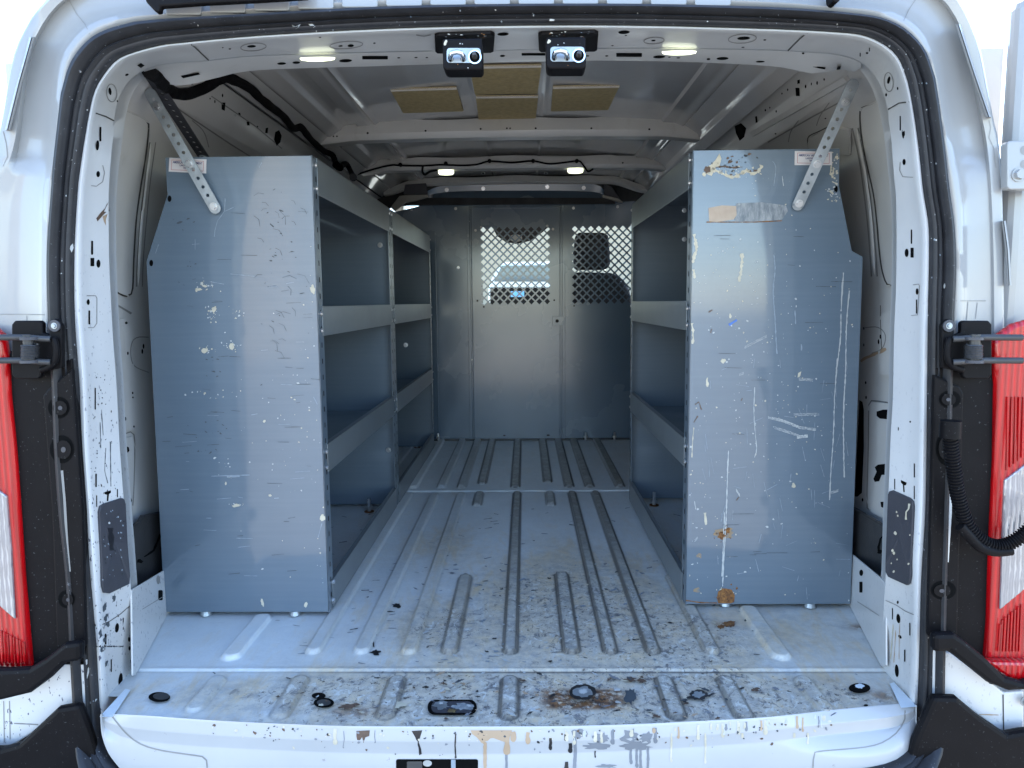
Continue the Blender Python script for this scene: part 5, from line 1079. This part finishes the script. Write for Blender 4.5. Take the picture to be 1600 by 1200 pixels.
# feet and bolts under and in the units
for u, pts in ((uL, ((322,959,YL0+.01),(461,958,YL0+.01))), (uR, ((1265,945,YR0+.01),(1133,945,YR0+.02)))):
    for x, y, Y in pts:
        b = MB(); c = PY(x, y, Y); c.z = .004; b.cyl(c, (0, 0, 1), .015, .010, 'zinc_steel', 16, .012); b.build('foot', u)
for u, x, y, sg in ((uL, 577, 800, -1), (uL2, 652, 700, -1), (uR, 1022, 790, 1)):
    b = MB(); c = PZ(x, y, .0); b.cyl(c + Vector((0, 0, .002)), (0, 0, 1), .007, .05, 'bolt_steel', 10); b.cyl(c + Vector((0, 0, .012)), (0, 0, 1), .013, .012, 'bolt_steel', 6); b.cyl(c + Vector((0, 0, .001)), (0, 0, 1), .018, .003, 'rust', 16); b.build('bolt', u)
for u, x, y, Y in ((uL, 594, 383, yl1-.01), (uL, 607, 703, yl1-.01), (uR, 1069, 329, .60), (uR, 1069, 374, .60), (uL2, 634, 539, 1.7)):
    b = MB(); b.bolt(PY(x, y, Y), (0, -1, 0), .0045 if Y < 1 else .007); b.build('bolt', u)
for u, x, ys in ((uL, 519, (909, 938)),):
    for y in ys: b = MB(); b.bolt((-xl + .001, PX(x, y, -xl).y, PX(x, y, -xl).z), (1, 0, 0), .006); b.build('bolt', u)
# stickers
def text_mesh(body, size, c, right, up, mat, parent, width=None, nrm=Vector((0, -1, 0))):
    cu = bpy.data.curves.new('lettering', 'FONT'); cu.body = body; cu.size = size; cu.align_x = 'CENTER'; cu.align_y = 'CENTER'; cu.resolution_u = 2; cu.offset = size*.02
    o = bpy.data.objects.new('lettering', cu); scene.collection.objects.link(o); bpy.context.view_layer.update()
    dg = bpy.context.evaluated_depsgraph_get(); me_ = bpy.data.meshes.new_from_object(o.evaluated_get(dg)); bpy.data.objects.remove(o); bpy.data.curves.remove(cu)
    w_ = max(v.co.x for v in me_.vertices) - min(v.co.x for v in me_.vertices); k = width/w_ if width else 1
    b = base_of(parent)
    for v in me_.vertices: v.co = c + right*(v.co.x*k) + up*v.co.y - b
    me_.materials.clear(); me_.materials.append(MATS[mat]); o = bpy.data.objects.new('lettering', me_); scene.collection.objects.link(o); o.parent = parent; return o
def sticker(u, q, Y, lab):
    P_ = [PY(p[0], p[1], Y) for p in q]; m_ = MB(); m_.prism(P_, (0, .0006, 0), 'decal_white')
    c = sum(P_, Vector())/4; r_ = (P_[1]-P_[0]); W_ = r_.length; r_.normalize(); up_ = (P_[0]-P_[3]); Hh = up_.length; up_.normalize()
    def rr(x0, x1, y0, y1): m_.add([c + r_*a + up_*b + Vector((0, -.0004, 0)) for a, b in ((x0, y0), (x1, y0), (x1, y1), (x0, y1))], [(0, 1, 2, 3)], 'decal_red')
    a, b, t_ = W_/2*.87, Hh/2*.74, .0009
    rr(-a, a, b-t_, b); rr(-a, a, -b, -b+t_); rr(-a, -a+t_, -b+t_, b-t_); rr(a-t_, a, -b+t_, b-t_)
    o = m_.build('sticker', u); tag(o, lab)
    f = Vector((0, -.0005, 0)); text_mesh('AMERICAN VAN EQUIPMENT', .0075, c + up_*Hh*.19 + f, r_, up_, 'decal_navy', o, W_*.80); text_mesh('LAKEWOOD, NJ', .0058, c + up_*Hh*-.02 + f, r_, up_, 'decal_navy', o, W_*.42); text_mesh('08701', .005, c - up_*Hh*.19 + f, r_, up_, 'decal_navy', o, W_*.2)
sticker(uL, [(264.5,246.5),(322.5,249),(322,271),(263.5,268)], YL0-.0015, 'white sticker with a thin red frame and navy lettering')
sticker(uR, [(1242,236),(1300,237),(1300,258),(1241.5,258)], YR0-.0015, 'white sticker with a thin red frame and navy lettering')

# ================================================================== STRAPS
def strap(p0, p1, w, n, label, mat='zinc_steel', rh=.30, bolts=()):
    p0, p1 = Vector(p0), Vector(p1); d = (p1-p0); L = d.length; d.normalize(); view = Vector((0, -1, 0)); s_ = d.cross(view).normalized(); nn = s_.cross(d).normalized()
    u = empty('support_strap', (p0+p1)/2, label, 'strap'); m_ = MB(); cell = L/n
    cap = [p0 + s_*(w/2*math.cos(a_)) - d*(w/2*math.sin(a_)) for a_ in [math.pi*k/8 for k in range(9)]]; m_.add(cap, [tuple(range(9))], mat)
    cap = [p1 + s_*(w/2*math.cos(a_)) + d*(w/2*math.sin(a_)) for a_ in [math.pi*k/8 for k in range(9)]]; m_.add(cap, [tuple(range(9))], mat)
    for k in range(n):
        c = p0 + d*(cell*(k+.5)); N = 16; out, inn = [], []
        for j in range(N):
            a_ = 2*math.pi*(j+.5)/N; cx, sy = math.cos(a_), math.sin(a_); q = 1/max(abs(cx), abs(sy))
            out.append(c + s_*(cx*q*w/2) + d*(sy*q*cell/2)); inn.append(c + s_*(cx*w*.5*rh) + d*(sy*w*.5*rh))
        # put exact corners in so that cells meet
        m_.add(out + inn, [(j, (j+1) % N, N+(j+1) % N, N+j) for j in range(N)], mat)
        cor = [(1, 1), (-1, 1), (-1, -1), (1, -1)]
        for a2, (sx_, sy_) in enumerate(cor):
            j = [1, 5, 9, 13][a2]; C2 = c + s_*(sx_*w/2) + d*(sy_*cell/2); m_.add([out[j], C2, out[(j+1) % N]], [(0, 1, 2)], mat)
    m_.build('strap_bar', u, solid=.003, merge=True)
    for f in bolts:
        c = p0 + d*(L*f); b = MB(); b.cyl(c + nn*.0016, nn, w*.42, .0015, 'zinc_steel', 18); b.bolt(c + nn*.003, nn, w*.26, 'bolt_steel'); b.build('bolt', u)
    return u
strap(PY(236,148,.34), PY(336,325,YL0-.012), .026, 13, 'perforated zinc strap from the left wall to the shelf panel with the scuffs', bolts=(.10, .60, .985))
strap(PY(1332,133,.33), PY(1247,320,YR0-.012), .026, 13, 'perforated zinc strap from the right wall to the rust marked shelf panel', bolts=(.13, .64, .985))
strap(CAM + ray(238,122)*(WBL.ray_cast(CAM, ray(238,122))[3]-.03), PY(320,248,.60), .030, 15, 'dark perforated strap running behind the bright left strap', mat='charcoal_plate', rh=.28, bolts=(.98,))

# ================================================================== SURROUNDINGS
GZ = -.66
g = MB(); g.add([(-90, -90, GZ), (90, -90, GZ), (90, 90, GZ), (-90, 90, GZ)], [(0, 1, 2, 3)], 'asphalt'); tag(g.build('ground'), kind='structure')
def building(name, x0, x1, y0, y1, h, label, face, mat='stucco', doors=()):
    u = empty(name, ((x0+x1)/2, (y0+y1)/2, GZ), label, 'building'); m_ = MB(); m_.box((x0, y0, GZ), (x1, y1, GZ+h), mat); m_.box((x0-.1, y0-.1, GZ+h), (x1+.1, y1+.1, GZ+h+.25), 'concrete'); m_.build('wall', u)
    for a, b, z0, z1 in doors:
        d = MB(); d.box((a, face-.05, GZ+z0), (b, face+.05, GZ+z1), 'dark_glass'); d.build('window', u, bevel=.01)
building('reflected_building', -11, -5.85, -20, -17, 5.6, 'unseen tan stucco building behind the camera, shaped for its reflection in the left shelf panel', -17, doors=((-9.6,-8.8,1,2.2),))  # unseen building, its width and height set to shape the warm panel reflection
g = MB(); g.add([(-2.2, -30, GZ+.004), (1.4, -30, GZ+.004), (1.4, -5.5, GZ+.004), (-2.2, -5.5, GZ+.004)], [(0, 1, 2, 3)], 'concrete'); tag(g.build('reflection_paving'), kind='structure')  # unseen pale ground patch, added for a warm reflection in the partition
building('far_building', -14, 18, 52, 60, 7.0, 'low tan building across the lot, seen through the windscreen', 52, 'far_stucco', doors=((-6,-3,1,3),(2,5,1,3),(8,11,1,3)))
car = empty('parked_car', (PY(815, 440, 14).x, 14, GZ), 'parked white van with dark lower front and blue plate, seen through the windscreen', 'van')
def cp_(x, y, Y=13): return PY(x, y, Y)
cx = car.location.x; k = 15.35/1155
m_ = MB(); body = [(763,452),(768,436),(780,414),(790,409.5),(874,409),(886,414),(898,436),(902,452),(902,520),(763,520)]
m_.prism([cp_(*p) for p in body], (0, 4.5, 0), 'car_white'); m_.build('body', car, bevel=.06, seg=3, smooth=True)
m_ = MB(); m_.prism([cp_(p[0], p[1], 12.98) for p in [(772,440),(784,415),(880,414),(892,440)]], (0, .03, 0), 'car_glass'); m_.build('windscreen', car)
m_ = MB(); m_.prism([cp_(p[0], p[1], 12.95) for p in [(766,449),(898,449),(898,478),(766,478)]], (0, .1, 0), 'hole_black'); gr = m_.build('grille', car)
m_ = MB(); m_.prism([cp_(p[0], p[1], 12.93) for p in [(798,455),(819,455),(819,464),(798,464)]], (0, .02, 0), 'plate_blue'); m_.build('number_plate', car)
for x in (775, 890):
    m_ = MB(); m_.cyl(Vector((cp_(x, 470, 13.8).x, 13.8, GZ+.36)) - Vector((.12, 0, 0)), (1, 0, 0), .36, .24, 'black_plastic', 20); m_.build('wheel', car)
